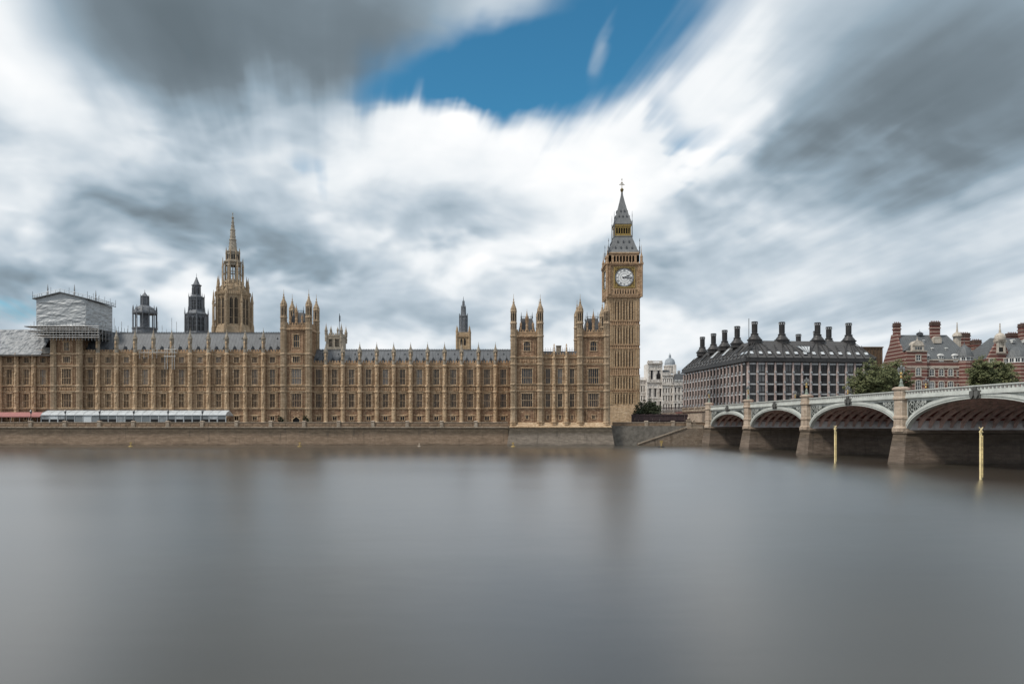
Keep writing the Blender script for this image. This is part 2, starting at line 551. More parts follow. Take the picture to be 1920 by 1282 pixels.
pxs = [-8, 57, 121.5, 186, 250, 314.5, 379, 443.5, 507.5, 570, 635, 699, 763.5, 828, 892]
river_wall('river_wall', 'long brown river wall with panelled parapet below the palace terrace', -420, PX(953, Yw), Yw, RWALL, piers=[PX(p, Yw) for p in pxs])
x0p, x1p = PX(955.5, 237), PX(1146, 237)
t = T('pavilion_foundation', 'battered pale stone base rising from the river under the twin towered pavilion', 'river wall', ((x0p + x1p) / 2, 236.5, 0))
mb = MB(); mb.taper(x0p - .9, x1p + .9, 235.2, 242, -.6, x0p, x1p, 236.4, 242, 5.4)
obj('battered_face', mb, RWALL2, t)
mb = MB(); mb.box(x0p - .1, x1p + .1, 236.2, 242, 5.4, 5.7)
obj('string_course', mb, STONE_P, t)
mb = MB(); mb.taper(x0p, x1p, 236.5, 242, 5.7, x0p + .5, x1p - .5, 237.3, 242, 7.0)
obj('sloping_plinth', mb, STONE_P, t)
cm = MB(); cm.lathe(0, 0, [(.5, 5.71), (1.05, 6.0), (1.25, 6.5), (1.0, 6.75), (1.3, 6.9), (1.3, 7.15)], 8)
cmm = mesh(cm, STONE_P)
for px in (963, 1013, 1038.6, 1061.6, 1087.8, 1137):
    put('corbel', cmm, t, (PX(px, 238), 237.6, 0))
x0r = PX(1149.5, 240)
XE = 60.5
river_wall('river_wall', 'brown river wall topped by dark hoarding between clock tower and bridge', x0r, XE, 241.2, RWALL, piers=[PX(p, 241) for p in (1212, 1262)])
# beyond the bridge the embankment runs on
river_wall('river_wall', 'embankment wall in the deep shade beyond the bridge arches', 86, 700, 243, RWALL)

# landing stairs up the wall
BRICKST = stone('stair_masonry', (.22, .175, .135), (.26, .20, .15), (.31, .26, .20), course=.55)
t = T('river_stairs', 'stone stairs climbing the river wall up to the bridge abutment', 'stairs', (48, 239.5, 0))
mb = MB()
xa, xb, n = PX(1196, 238.5), PX(1288, 238.5), 26
for i in range(n):
    a, b_ = xa + (xb - xa) * i / n, xa + (xb - xa) * (i + 1) / n
    mb.box(a, b_, 238.4, 240.0, -.6, .25 + 5.0 * (i + 1) / n)
obj('flight', mb, BRICKST, t)
mb = MB(); mb.box(xb, 58.6, 238.3, 240.8, -.6, 5.2); obj('landing', mb, BRICKST, t)
mb = MB(); mb.extr([(xa, .25), (xb, 5.45), (xb, 5.8), (xa, .65)], 238.15, 238.38); obj('string_wall', mb, LEDGE, t)
mb = MB(); mb.box(xb + .9, 58.3, 238.3, 238.7, 5.2, 6.15); mb.box(xb + .9, 58.3, 238.2, 238.8, 6.15, 6.4); obj('balustrade', mb, LEDGE, t)
for i, px in enumerate((1291.5, 1301)):
    t = T('gate_pier', ['squat stone gate pier with a ball cap at the head of the river stairs', 'smaller stone ball topped pier right of the stair head, nearer the bridge'][i], 'gate pier', (PX(px, 239.5), 239.5, 5.2), 0, 'gate piers at the stair head')
    s = [1, .78][i]; c = PX(px, 239.5)
    mb = MB(); mb.box(c - .6 * s, c + .6 * s, 238.9, 240.1, 5.2, 5.2 + 2.2 * s); mb.box(c - .78 * s, c + .78 * s, 238.72, 240.28, 5.2 + 2.2 * s, 5.2 + 2.55 * s); obj('pier', mb, LEDGE, t)
    mb = MB(); mb.ball((c, 239.5, 5.2 + 3.0 * s), .5 * s, 10, 6); obj('ball_cap', mb, LEDGE, t, smooth=True)

# ------------------------------------------------------------------ gothic kit
_wc = {}


def window_mesh(w, h, lights, tr, arch, fm):
    k = (round(w, 2), round(h, 2), lights, tr, arch, fm.name)
    if k in _wc: return _wc[k]
    f = MB(); b = .085
    f.box(-w / 2 - .14, -w / 2 + .10, -.12, .25, 0, h + .02); f.box(w / 2 - .10, w / 2 + .14, -.12, .25, 0, h + .02)
    f.box(-w / 2 + .10, w / 2 - .10, -.14, .2, 0, .16)
    f.box(-w / 2 - .26, w / 2 + .26, -.26, .2, h + .021, h + .24)          # hood mould
    lw = w / lights
    for i in range(1, lights):
        x = -w / 2 + i * lw
        f.box(x - b / 2, x + b / 2, .0, .22, .16, h)
    for q in tr:
        for i in range(lights):
            f.box(-w / 2 + i * lw + .08, -w / 2 + (i + 1) * lw - .08, .03, .2, h * q - .07, h * q + .07)
    if arch:
        n = 6
        for s in (-1, 1):
            pts = [(s * w / 2, h), (s * w / 2, h - w * .75)]
            for i in range(n + 1):
                a = i / n
                pts.append((s * w / 2 * math.cos(a * math.pi / 2), h - w * .75 * (1 - math.sin(a * math.pi / 2) ** .8) - .02))
            f.extr(pts if s < 0 else pts[::-1], .04, .2)
    else:
        for i in range(lights):                                            # cusped heads
            xa, xb = -w / 2 + i * lw, -w / 2 + (i + 1) * lw
            for s, xx in ((1, xa), (-1, xb)):
                p = [(xx, h), (xx + s * lw * .5, h), (xx + s * lw * .18, h - lw * .55), (xx, h - lw * .95)]
                f.extr(p if s > 0 else p[::-1], .05, .18)
    p = MB(); p.poly((-w / 2 - .02, .3, -.02), (w / 2 + .02, .3, -.02), (w / 2 + .02, .3, h + .02), (-w / 2 - .02, .3, h + .02))
    _wc[k] = (mesh(f, fm), p)
    return _wc[k]


_pc = {}


def window(th, cx, y, z0, z1, w, lights=4, tr=(.45,), rot=0, arch=False, fm=None, gm=None, name='window'):
    fm = fm or STONE_P; gm = gm or GLASS
    me, p = window_mesh(w, z1 - z0, lights, tr, arch, fm)
    o = put(name, me, th, (cx, y, z0), rot)
    k = (id(p), gm.name)
    if k not in _pc: _pc[k] = mesh(p, gm)
    put('pane', _pc[k], o)
    return o


def wall(mb, x0, x1, z0, z1, y, holes=(), rev=.34, fx=lambda x, y, z: (x, y, z)):
    """front wall plane with true openings and reveals"""
    xs = sorted({round(q, 3) for q in [x0, x1] + [h[0] for h in holes] + [h[1] for h in holes]})
    zs = sorted({round(q, 3) for q in [z0, z1] + [h[2] for h in holes] + [h[3] for h in holes]})
    for a, b in zip(xs, xs[1:]):
        for c, d in zip(zs, zs[1:]):
            if any(h[0] - .001 <= a and b <= h[1] + .001 and h[2] - .001 <= c and d <= h[3] + .001 for h in holes): continue
            mb.poly(fx(a, y, c), fx(b, y, c), fx(b, y, d), fx(a, y, d))
    for a, b, c, d in [tuple(round(q, 3) for q in h) for h in holes]:
        e = y + rev
        mb.poly(fx(a, y, c), fx(a, y, d), fx(a, e, d), fx(a, e, c)); mb.poly(fx(b, y, d), fx(b, y, c), fx(b, e, c), fx(b, e, d))
        mb.poly(fx(a, y, c), fx(a, e, c), fx(b, e, c), fx(b, y, c)); mb.poly(fx(a, y, d), fx(b, y, d), fx(b, e, d), fx(a, e, d))


def buttress_mesh(z0, z1, rings, r=.54, mt=None):
    b = MB()
    prof = [(r + .3, z0), (r + .3, z0 + 1.2), (r + .14, z0 + 1.5)]
    for z in rings:
        prof += [(r + .1, z - .5), (r + .1, z - .25), (r + .3, z - .2), (r + .3, z + .22), (r + .05, z + .45)]
    prof += [(r, z1)]
    b.lathe(0, 0, prof, 8)
    for i in range(8):
        a = math.pi / 8 + math.pi / 4 * i; q = r + .07
        b.box(q * math.sin(a) - .07, q * math.sin(a) + .07, -q * math.cos(a) - .07, -q * math.cos(a) + .07, z0 + 1.5, z1 - .4)
    for z in rings:                                    # canopied statue on the face of the pier
        b.box(-.2, .2, -r - .42, -r * .92, z + 2.0, z + 3.3); b.taper(-.28, .28, -r - .5, -r * .9, z + 3.5, -.04, .04, -r - .2, -r, z + 4.3)
    return mesh(b, mt or STONE_P)


def pinnacle_mesh(z0, ztip, r=.6, mt=None):
    b = MB(); h = ztip - z0
    zc = z0 + h * .56
    b.lathe(0, 0, [(r * .95, z0), (r * .95, z0 + h * .18), (r * 1.2, z0 + h * .2), (r * .9, z0 + h * .24), (r * .86, zc - .3), (r * 1.25, zc - .15), (r * 1.3, zc + .1), (r * .98, zc + .25), (r * .85, zc + h * .1), (r * .5, zc + h * .2),
                   (r * .22, zc + h * .28), (r * .34, zc + h * .3), (r * .12, zc + h * .33), (.03, ztip)], 8)
    for i in range(8):
        a = math.pi / 4 * i
        b.box(r * math.sin(a) * 1.02 - .06, r * math.sin(a) * 1.02 + .06, -r * math.cos(a) * 1.02 - .06, -r * math.cos(a) * 1.02 + .06, zc - h * .2, zc + .45)
    return mesh(b, mt or STONE_G)


def battlement(mb, x0, x1, y, z0, z1, step=.95, fx=lambda x, y, z: (x, y, z), th=.4):
    def bx(a, b, c, d, e, f):
        q = MB(); q.box(a, b, c, d, e, f)
        for fc in q.f: mb.poly(*[fx(*q.v[i]) for i in fc])
    zm = z0 + (z1 - z0) * .55
    bx(x0, x1, y, y + th, z0, zm)
    n = max(2, int((x1 - x0) / step)); s = (x1 - x0) / n
    for i in range(n):
        bx(x0 + s * i + s * .22, x0 + s * (i + 1) - s * .22, y, y + th, zm, z1)
        bx(x0 + s * i + s * .1, x0 + s * (i + 1) - s * .1, y - .12, y - .002, z0 + .25, zm - .15)


def carved_band(mb, x0, x1, y, z0, z1, step=.62):
    """a run of small shields and quatrefoils in low relief"""
    n = max(2, int((x1 - x0) / step)); s = (x1 - x0) / n
    zc = (z0 + z1) / 2; h = (z1 - z0) / 2 - .1
    for i in range(n):
        c = x0 + s * (i + .5); w = s * .42
        d = .14 + .08 * (i % 2)
        mb.extr([(c - w, zc), (c, zc - h), (c + w, zc), (c, zc + h)], y - d, y - .003)
        if i: mb.box(x0 + s * i - .05, x0 + s * i + .05, y - .12, y - .003, z0, z1)


def ribs(mb, xs, y, z0, z1, w=.13, d=.16):
    for x in xs: mb.box(x - w / 2, x + w / 2, y - d, y - .003, z0, z1)


_vent = None


def vent_mesh():
    global _vent
    if _vent is None:
        b = MB(); b.extr([(-.42, 0), (.42, 0), (.42, .55), (0, 1.35), (-.42, .55)], -.35, 1.3); b.tube((0, -.3, 1.3), (0, -.3, 1.95), .05, 5)
        _vent = mesh(b, LEADG)
    return _vent


Z0 = 5.9
ZC = 24.7                        # the palace's main cornice
S1 = (11.65, 16.25); S2 = (18.95, 24.05); S0 = (7.5, 9.05); S3 = (25.9, 28.0)
BANDS = [(11.22, .32), (16.6, .3), (18.5, .3), (ZC, .5)]


def palace_wing(label, bx, Y, ends, three, xstart=None, roof=True, ztip=None, ground=True, depth=13, stw=2.0, skip_vents=False, ridge=None, pinn=True, roofmat=None, glass_up=None):
    """bx: buttress centres (metres); ends: wall ends"""
    t = T('palace_wing', label, 'palace wing', ((ends[0] + ends[1]) / 2, Y, Z0))
    xl, xr = ends
    bays = []
    e = [xl] + list(bx) + [xr]
    for a, b in zip(e, e[1:]):
        if b - a > 3.6: bays.append((a, b))
    ztop = 28.75 if three else ZC + .2
    holes = []; wins = []
    for a, b in bays:
        c = (a + b) / 2
        if a == xl and b - a < 4.6: c = a + (b - a) * .42
        rows = [(S1, stw, 4, (.5,), GLASS), (S2, stw, 4, (.42,), GLASS2)]
        if ground: rows.append((S0, 1.5, 2, (), GLASS))
        if three: rows.append((S3, 1.9, 4, (), GLASS2))
        for (za, zb), w, li, tr, gm in rows:
            holes.append((c - w / 2, c + w / 2, za, zb)); wins.append((c, za, zb, w, li, tr, gm))
    m = MB(); wall(m, xl, xr, Z0, ztop, Y, holes)
    m.poly((xl, Y, Z0), (xl, Y, ztop), (xl, Y + depth, ztop), (xl, Y + depth, Z0))
    m.poly((xr, Y, ztop), (xr, Y, Z0), (xr, Y + depth, Z0), (xr, Y + depth, ztop))
    m.poly((xr, Y + depth, Z0), (xl, Y + depth, Z0), (xl, Y + depth, ztop), (xr, Y + depth, ztop))
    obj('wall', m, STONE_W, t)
    for c, za, zb, w, li, tr, gm in wins: window(t, c, Y, za, zb, w, li, tr, gm=gm)
    for z, h in BANDS + ([(28.55, .4)] if three else []):
        m = MB(); m.box(xl, xr, Y - .3, Y + .1, z, z + h); m.box(xl, xr, Y - .42, Y + .1, z + h + .001, z + h + .14)
        obj('string_course', m, STONE_P, t)
    m = MB()
    for a, b in bays:
        c = (a + b) / 2
        for za, zb, ww in ((S1[0] - .1, S1[1] + .32, stw), (S2[0] - .1, S2[1] + .55, stw)):
            off = [ww / 2 + .34, ww / 2 + .66, ww / 2 + .98]
            ribs(m, [c - o for o in off if c - o > a + .8] + [c + o for o in off if c + o < b - .8], Y, za, zb, .1, .2)
        if three: ribs(m, [c + o for o in (-2, -1.65, -1.3, 1.3, 1.65, 2) if a + .8 < c + o < b - .8], Y, 25.4, 28.5, .1)
        if ground: m.box(a + .95, b - .95, Y - .16, Y - .003, 9.25, 9.5)
    obj('panel_moulding', m, STONE_P, t)
    fz = {}
    for a, b in bays:
        w = round(b - a - 1.8, 1)
        if w not in fz:
            m = MB(); carved_band(m, -w / 2, w / 2, 0, 0, 1.5, .72); fz[w] = mesh(m, STONE)
        put('carved_frieze', fz[w], t, ((a + b) / 2, Y, 16.95))
    zp = 30.3 if three else 26.8
    zb = 28.95 if three else 25.2
    m = MB(); battlement(m, xl, xr, Y - .1, zb + .15, zp, .9); obj('parapet', m, STONE, t)
    bm = buttress_mesh(Z0, zb + .3 if pinn else 28.3, [11.4, 16.7, 18.6, 24.9] + ([28.7] if three and pinn else []))
    zt = ztip or (37.2 if three else 32.7)
    pm = pinnacle_mesh(zb + .3, zt, .6)
    for x in bx:
        o = put('buttress', bm, t, (x, Y - .55, 0))
        if pinn: put('pinnacle', pm, o)
    if roof:
        zr = ridge or (36.2 if three else 30.6)
        yr = Y + depth / 2
        zs = zb + .1
        m = MB()
        m.poly((xl, Y + .9, zs), (xr, Y + .9, zs), (xr, yr, zr), (xl, yr, zr)); m.poly((xr, Y + depth - .3, zs), (xl, Y + depth - .3, zs), (xl, yr, zr), (xr, yr, zr))
        m.poly((xl, Y + .9, zs), (xl, yr, zr), (xl, Y + depth - .3, zs)); m.poly((xr, Y + .9, zs), (xr, Y + depth - .3, zs), (xr, yr, zr))
        m.box(xl, xr, yr - .12, yr + .12, zr - .05, zr + .28)
        n = int((xr - xl) / .8)
        ro = obj('roof', m, roofmat or SLATE, t)
        m = MB()
        for i in range(n): m.box(xl + i * .8 + .3, xl + i * .8 + .42, yr - .05, yr + .05, zr + .28, zr + .55)
        m.box(xl, xr, yr - .03, yr + .03, zr + .38, zr + .45)
        obj('ridge_cresting', m, LEADG, ro)
        if not skip_vents:
            sl = (zr - zs) / (yr - Y - .9)
            for a, b in bays:
                for f in (.28, .72):
                    x = a + (b - a) * f
                    zz = zp + .05
                    yy = Y + .9 + (zz - zs) / sl
                    put('roof_vent', vent_mesh(), ro, INV[t.name] @ Vector((x, yy - .3, zz - .15)))
                x = (a + b) / 2 + .1; zz = zs + (zr - zs) * .72; yy = Y + .9 + (zz - zs) / sl
                q = put('roof_vent', vent_mesh(), ro, INV[t.name] @ Vector((x, yy, zz - .1))); q.scale = (.45, .45, .45)
    return t


def turret_mesh(z0, zs, ztip, r, mt, rings=()):
    b = MB(); h = ztip - zs
    prof = [(r + .2, z0), (r + .2, z0 + 1)]
    for z in rings: prof += [(r, z - .45), (r + .25, z - .15), (r + .25, z + .2), (r, z + .4)]
    prof += [(r, zs - .3), (r + .22, zs), (r + .22, zs + .25), (r * .9, zs + .5), (r * .86, zs + h * .36), (r * 1.15, zs + h * .39), (r * 1.15, zs + h * .43), (r * .9, zs + h * .46), (r * .86, zs + h * .52), (r * .62, zs + h * .60), (r * .34, zs + h * .68), (r * .3, zs + h * .7),
             (r * .42, zs + h * .72), (r * .16, zs + h * .75), (r * .2, zs + h * .82), (r * .08, zs + h * .84), (.03, ztip)]
    b.lathe(0, 0, prof, 8)
    for i in range(16):
        a = math.pi / 8 * i; q = r + .04 if i % 2 else r * .95
        b.box(q * math.sin(a) - .06, q * math.sin(a) + .06, -q * math.cos(a) - .06, -q * math.cos(a) + .06, z0 + 1, zs - .35)
    for i in range(8):
        a = math.pi / 8 + math.pi / 4 * i
        cx, cy = r * .98 * math.sin(a), -r * .98 * math.cos(a)
        b.box(cx - .09, cx + .09, cy - .09, cy + .09, zs + h * .02, zs + h * .5)
        b.taper(cx * .95 - .1, cx * .95 + .1, cy * .95 - .1, cy * .95 + .1, zs + h * .46, cx * .8 - .02, cx * .8 + .02, cy * .8 - .02, cy * .8 + .02, zs + h * .58)
    return mesh(b, mt)


def slot_mesh(h):
    b = MB(); b.box(-.13, .13, -.06, .1, 0, h); return mesh(b, DARK)


def gothic_tower(label, xl, xr, y0, dep, zbase, zcor, zpar, zsh, ztip, zroof, stages, rt=.95, bands=(), side=0, roofed=True, turrets=True, mt=None, wmt=None, door=False, group=None, hidew=()):
    """square tower with octagonal corner turrets. stages: (z0,z1,w,lights,transoms,arch,glass)"""
    mt = mt or STONE; wmt = wmt or STONE_W
    cx = (xl + xr) / 2; y1 = y0 + dep
    t = T('palace_tower', label, 'palace tower', (cx, y0, zbase), 0, group)
    hol = [(cx - w / 2, cx + w / 2, a, b) for a, b, w, *_ in stages]
    if door: hol.append((cx - 1.1, cx + 1.1, zbase + .1, zbase + 2.9))
    m = MB(); wall(m, xl, xr, zbase, zcor, y0, hol)
    m.poly((xl, y1, zbase), (xl, y0, zbase), (xl, y0, zcor), (xl, y1, zcor)); m.poly((xr, y0, zbase), (xr, y1, zbase), (xr, y1, zcor), (xr, y0, zcor))
    m.poly((xr, y1, zbase), (xl, y1, zbase), (xl, y1, zcor), (xr, y1, zcor)); m.poly((xl, y0, zcor), (xr, y0, zcor), (xr, y1, zcor), (xl, y1, zcor))
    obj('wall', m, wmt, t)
    for a, b, w, li, tr, ar, gm in stages: window(t, cx, y0, a, b, w, li, tr, 0, ar, gm=gm)
    if door:
        d = MB(); d.box(cx - 1.1, cx + 1.1, y0 + .25, y0 + .33, zbase + .1, zbase + 2.9); obj('door', d, DARK, t)
        d = MB()
        for s in (-1, 1): d.extr([(cx + s * 1.3, zbase + .1), (cx + s * 1.1, zbase + .1), (cx + s * 1.1, zbase + 2.0), (cx, zbase + 2.9), (cx, zbase + 3.2), (cx + s * 1.3, zbase + 2.3)][::-s], y0 - .15, y0 + .1)
        obj('door_arch', d, STONE_P, t)
    for i, (z, h) in enumerate(bands):
        m = MB(); m.box(xl - .2, xr + .2, y0 - .28, y1 + .28, z, z + h); m.box(xl - .3, xr + .3, y0 - .4, y1 + .4, z + h + .001, z + h + .13)
        obj('string_course', m, STONE_P, t)
    m = MB()
    w2 = max([s[2] for s in stages] + [2]) / 2
    for za, zb in zip([zbase] + [b[0] for b in bands], [b[0] for b in bands] + [zcor]):
        if zb - za < 1.1: continue
        top = zb - .05; bot = za + .55
        xs = [cx + s * o for s in (-1, 1) for o in (w2 + .45, w2 + .95, w2 + 1.5) if o < (xr - xl) / 2 - rt - .1]
        ribs(m, xs, y0, bot, top, .14, .18)
        if side:
            n = 7
            xx = xr if side > 0 else xl
            for i in range(1, n):
                yy = y0 + dep * i / n
                m.box(xx + (.003 if side > 0 else -.2), xx + (.2 if side > 0 else -.003), yy - .08, yy + .08, bot, top)
    obj('panel_moulding', m, mt, t)
    m = MB()
    for za, zb in zip([b[0] for b in bands], [b[0] for b in bands][1:] + [zcor]):
        if 1.2 < zb - za < 2.4: carved_band(m, xl + rt + .1, xr - rt - .1, y0, za + .5, zb - .08, .7)
    if m.v: obj('carved_frieze', m, mt, t)
    m = MB(); m.box(xl - .35, xr + .35, y0 - .45, y1 + .45, zcor, zcor + .5); m.box(xl - .1, xr + .1, y0 - .2, y1 + .2, zcor + .501, zcor + .95); 
    n = int((xr - xl) / .8)
    for i in range(n): m.box(xl + i * (xr - xl) / n + .2, xl + i * (xr - xl) / n + .55, y0 - .62, y0 - .452, zcor + .05, zcor + .45)
    obj('cornice', m, mt, t)
    m = MB(); zp0 = zcor + .96
    battlement(m, xl + rt * .8, xr - rt * .8, y0 - .05, zp0, zpar, .8); battlement(m, xl + rt * .8, xr - rt * .8, y1 - .35, zp0, zpar, .8)
    battlement(m, y0 + rt * .8, y1 - rt * .8, 0, zp0, zpar, .8, lambda x, y, z: (xr + .05 - y, x, z)); battlement(m, y0 + rt * .8, y1 - rt * .8, 0, zp0, zpar, .8, lambda x, y, z: (xl - .05 + y, x, z))
    obj('parapet', m, mt, t)
    if turrets:
        tm = turret_mesh(zbase, zsh, ztip, rt, STONE_M if mt is STONE else mt, [b[0] + .15 for b in bands] + [zcor + .3])
        sm = slot_mesh((zsh - zpar) * .75); sm2 = slot_mesh((ztip - zsh) * .24)
        for i, (x, y) in enumerate(((xl, y0), (xr, y0), (xl, y1), (xr, y1))):
            if i in hidew: continue
            o = put('turret', tm, t, (x, y, 0))
            for a in ((-.785, 0, .785) if i < 2 else (0,)):
                put('slit_window', sm, o, (rt * .93 * math.sin(a), -rt * .93 * math.cos(a), zpar + (zsh - zpar) * .1), a)
                put('slit_window', sm2, o, (rt * .84 * math.sin(a), -rt * .84 * math.cos(a), zsh + (ztip - zsh) * .1), a)
    if roofed:
        q = rt + .35; zr = zcor + .95
        m = MB(); m.taper(xl + q, xr - q, y0 + 1.0, y1 - 1.0, zr, xl + q + 1.1, xr - q - 1.1, y0 + 2.6, y1 - 2.6, zroof)
        ro = obj('roof', m, SLATE_D, t)
        m = MB()
        for x in (xl + q + 1.1, xr - q - 1.1):
            for y in (y0 + 2.6, y1 - 2.6): m.lathe(x, y, [(.16, zroof - .1), (.22, zroof + .5), (.1, zroof + .8), (.03, zroof + 2.0)], 6)
        nn = 6
        for i in range(1, nn):
            x = xl + q + 1.1 + (xr - xl - 2 * q - 2.2) * i / nn
            m.box(x - .05, x + .05, y0 + 2.56, y0 + 2.64, zroof, zroof + .9)
        m.box(xl + q + 1.1, xr - q - 1.1, y0 + 2.57, y0 + 2.63, zroof + .45, zroof + .52)
        obj('ridge_cresting', m, LEADG, ro)
        pm = pinnacle_mesh(zpar - .3, zroof + 2.6, .42, mt)
        put('pinnacle', pm, t, (cx, y0 + .1, 0))
        pm2 = pinnacle_mesh(zpar - .3, zpar + 3.0, .28, mt)
        for s in (-1, 1): put('pinnacle', pm2, t, (cx + s * (xr - xl) * .23, y0 + .1, 0))
    return t

# ------------------------------------------------------------------ the palace along the river
def bxs(pxs, Y): return [PX(p, Y) for p in pxs]


YF = 250.0
wA = palace_wing('dark brown gothic wing at the far left, its roof wrapped in grey sheeting', bxs([-222, -190, -158, -126, -94, -62, -30, 2, 33, 65.5], YF), YF, (PX(-252, YF), PX(96, YF)), True, roof=False, pinn=False)
wB = palace_wing('long three storey gothic wing between the sheeted scaffold tower and the four turreted tower', bxs([185.3, 220.1, 254.9, 289.3, 323.5, 357.8, 392.2, 426.5, 460.9, 494.9], YF), YF, (PX(153, YF), PX(527, YF)), True)
wC = palace_wing('two storey gothic wing with slate roof between the four turreted tower and river pavilion', bxs([611.8 + 31.72 * i for i in range(11)], YF), YF, (PX(584, YF), PX(958, YF)), False)
tbands = [(11.22, .32), (16.6, .3), (18.5, .3), (ZC, .45), (28.55, .35)]
gothic_tower('gothic stone tower directly beneath the grey sheeted scaffold box', PX(101, 248.4), PX(149, 248.4), 248.4, 10, Z0, 33.0, 34.0, 33.2, 35.0, 34, [(S1[0], S1[1], 3.2, 6, (.5,), False, GLASS), (S2[0], S2[1], 3.2, 6, (.42,), False, GLASS2), (25.9, 28.0, 2.4, 4, (), False, GLASS2), (29.7, 32.6, 1.9, 4, (.5,), False, GLASS2)],
             rt=.9, bands=tbands, roofed=False, side=1)
gothic_tower('square gothic tower with four tall turrets rising mid palace between the two long wings', PX(532, 248), PX(579, 248), 248, 9.6, Z0, 36.3, 38.7, 40.2, 49.3, 42.2,
             [(S1[0], S1[1], 3.3, 6, (.5,), False, GLASS), (S2[0], S2[1], 3.3, 6, (.42,), False, GLASS2), (25.9, 28.0, 2.4, 4, (), False, GLASS2), (30.7, 34.9, 2.0, 3, (.5,), True, GLASS2)], bands=tbands, side=1, door=True)
# the twin towered pavilion standing in the river
Yp = 238.0
pz = lambda py: PZ(py, Yp)
pb = [(pz(766), .3), (pz(734), .28), (pz(721.5), .28), (pz(684), .4), (pz(671), .32)]
pst = lambda: [(7.9, 9.2, 1.0, 2, (), False, GLASS), (pz(763.5), pz(737), 3.4, 6, (.5,), False, GLASS), (pz(720), pz(690.5), 3.3, 5, (.42,), False, GLASS2), (pz(658.6), pz(640), 2.1, 3, (.5,), True, GLASS2)]
for lab, a, b, sd_ in (('left hand tower of the river pavilion, four tall turrets clear against the sky', 963, 1013, 1), ('right hand tower of the river pavilion, its turrets just before the clock tower', 1087.8, 1137.5, -1)):
    gothic_tower(lab, PX(a, Yp), PX(b, Yp), Yp, 11.5, 7.0, pz(632), pz(618), pz(607), pz(551), pz(595), pst(), rt=.92, bands=pb, side=sd_, group='twin towers of the river pavilion')
xm = [PX(p, Yp + .8) for p in (1038.6, 1061.6)]
xl, xr = PX(1017, Yp + .8), PX(1084, Yp + .8)
t = T('palace_wing', 'short pavilion block with steep dark roof and one chimney between its twin towers', 'palace wing', ((xl + xr) / 2, Yp + .8, 7))
cs = [PX(p, Yp + .8) for p in (1027.6, 1050, 1072.4)]
rows = [(7.7, 9.2, .8, 2, (), GLASS), (pz(763.5), pz(737), 1.5, 3, (.5,), GLASS), (pz(720), pz(690.5), 1.5, 3, (.42,), GLASS2)]
hol = [(c - w / 2, c + w / 2, a, b) for c in cs for a, b, w, *_ in rows]
m = MB(); wall(m, xl, xr, 7, pz(671), Yp + .8, hol); m.poly((xr, Yp + 12, 7), (xl, Yp + 12, 7), (xl, Yp + 12, pz(671)), (xr, Yp + 12, pz(671)))
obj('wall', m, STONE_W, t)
for c in cs:
    for a, b, w, li, tr, gm in rows: window(t, c, Yp + .8, a, b, w, li, tr, gm=gm)
for z, h in pb:
    m = MB(); m.box(xl, xr, Yp + .5, Yp + .9, z, z + h); m.box(xl, xr, Yp + .4, Yp + .9, z + h + .001, z + h + .13); obj('string_course', m, STONE_P, t)
m = MB()
for c in cs:
    for za, zb in ((pz(764), pz(735)), (pz(720), pz(685)), (7.3, pz(767))): ribs(m, [c - 1.1, c + 1.1, c - 1.4, c + 1.4], Yp + .8, za, zb)
obj('panel_moulding', m, STONE_P, t)
m = MB()
for za, zb in ((pz(732), pz(722)), (pz(682), pz(672))): carved_band(m, xl + .1, xr - .1, Yp + .8, za, zb - .1, .6)
obj('carved_frieze', m, STONE, t)
bm = buttress_mesh(7, pz(668), [b[0] + .1 for b in pb], .42); pm = pinnacle_mesh(pz(668), pz(655), .36)
for x in xm: put('pinnacle', pm, put('buttress', bm, t, (x, Yp + .45, 0)))
m = MB(); battlement(m, xl, xr, Yp + .7, pz(668), pz(660.5), .8); obj('parapet', m, STONE, t)
m = MB(); m.poly((xl, Yp + 1.6, pz(668)), (xr, Yp + 1.6, pz(668)), (xr, Yp + 5.5, 29.2), (xl, Yp + 5.5, 29.2)); m.poly((xr, Yp + 11.5, pz(668)), (xl, Yp + 11.5, pz(668)), (xl, Yp + 5.5, 29.2), (xr, Yp + 5.5, 29.2))
ro = obj('roof', m, SLATE_D, t)
m = MB()
for i in range(14): m.box(xl + .4 + i * .75, xl + .48 + i * .75, Yp + 5.46, Yp + 5.54, 29.1, 30.3)
m.box(xl, xr, Yp + 5.47, Yp + 5.53, 29.6, 29.68); put('ridge_cresting', mesh(m, LEADG, INV[t.name]), ro)
m = MB(); a = PX(1043, Yp + 5); m.box(a, a + 1.5, Yp + 4.7, Yp + 6.0, 28.6, 30.6); m.box(a - .1, a + 1.6, Yp + 4.6, Yp + 6.1, 30.6, 30.9); put('chimney', mesh(m, STONE_G, INV[t.name]), ro)

# ------------------------------------------------------------------ sheeting and scaffold at the left end
from mathutils import noise as mn


def sheet_fn(g, b):
    n = g.noise(pos(g, .35, .35, .5), 1, 4, .6)
    sx = g.n('ShaderNodeSeparateXYZ'); link(g, pos(g), sx.inputs[0])
    seam = g.m('LESS_THAN', g.m('FRACT', g.m('DIVIDE', g.m('ADD', sx.outputs[2], g.m('MULTIPLY', n, .6)), 2.05)), .05)
    c = g.mix(g.smooth(n, .3, .7), (.36, .375, .385, 1), (.44, .455, .465, 1))
    link(g, g.mix(g.m('MULTIPLY', seam, .45), c, (.24, .25, .26, 1)), b.inputs['Base Color'])
    b.inputs['Roughness'].default_value = .55
    bump(g, b, g.noise(pos(g, .6, .6, 1.6), 1, 3, .5, .4), .3, .25)


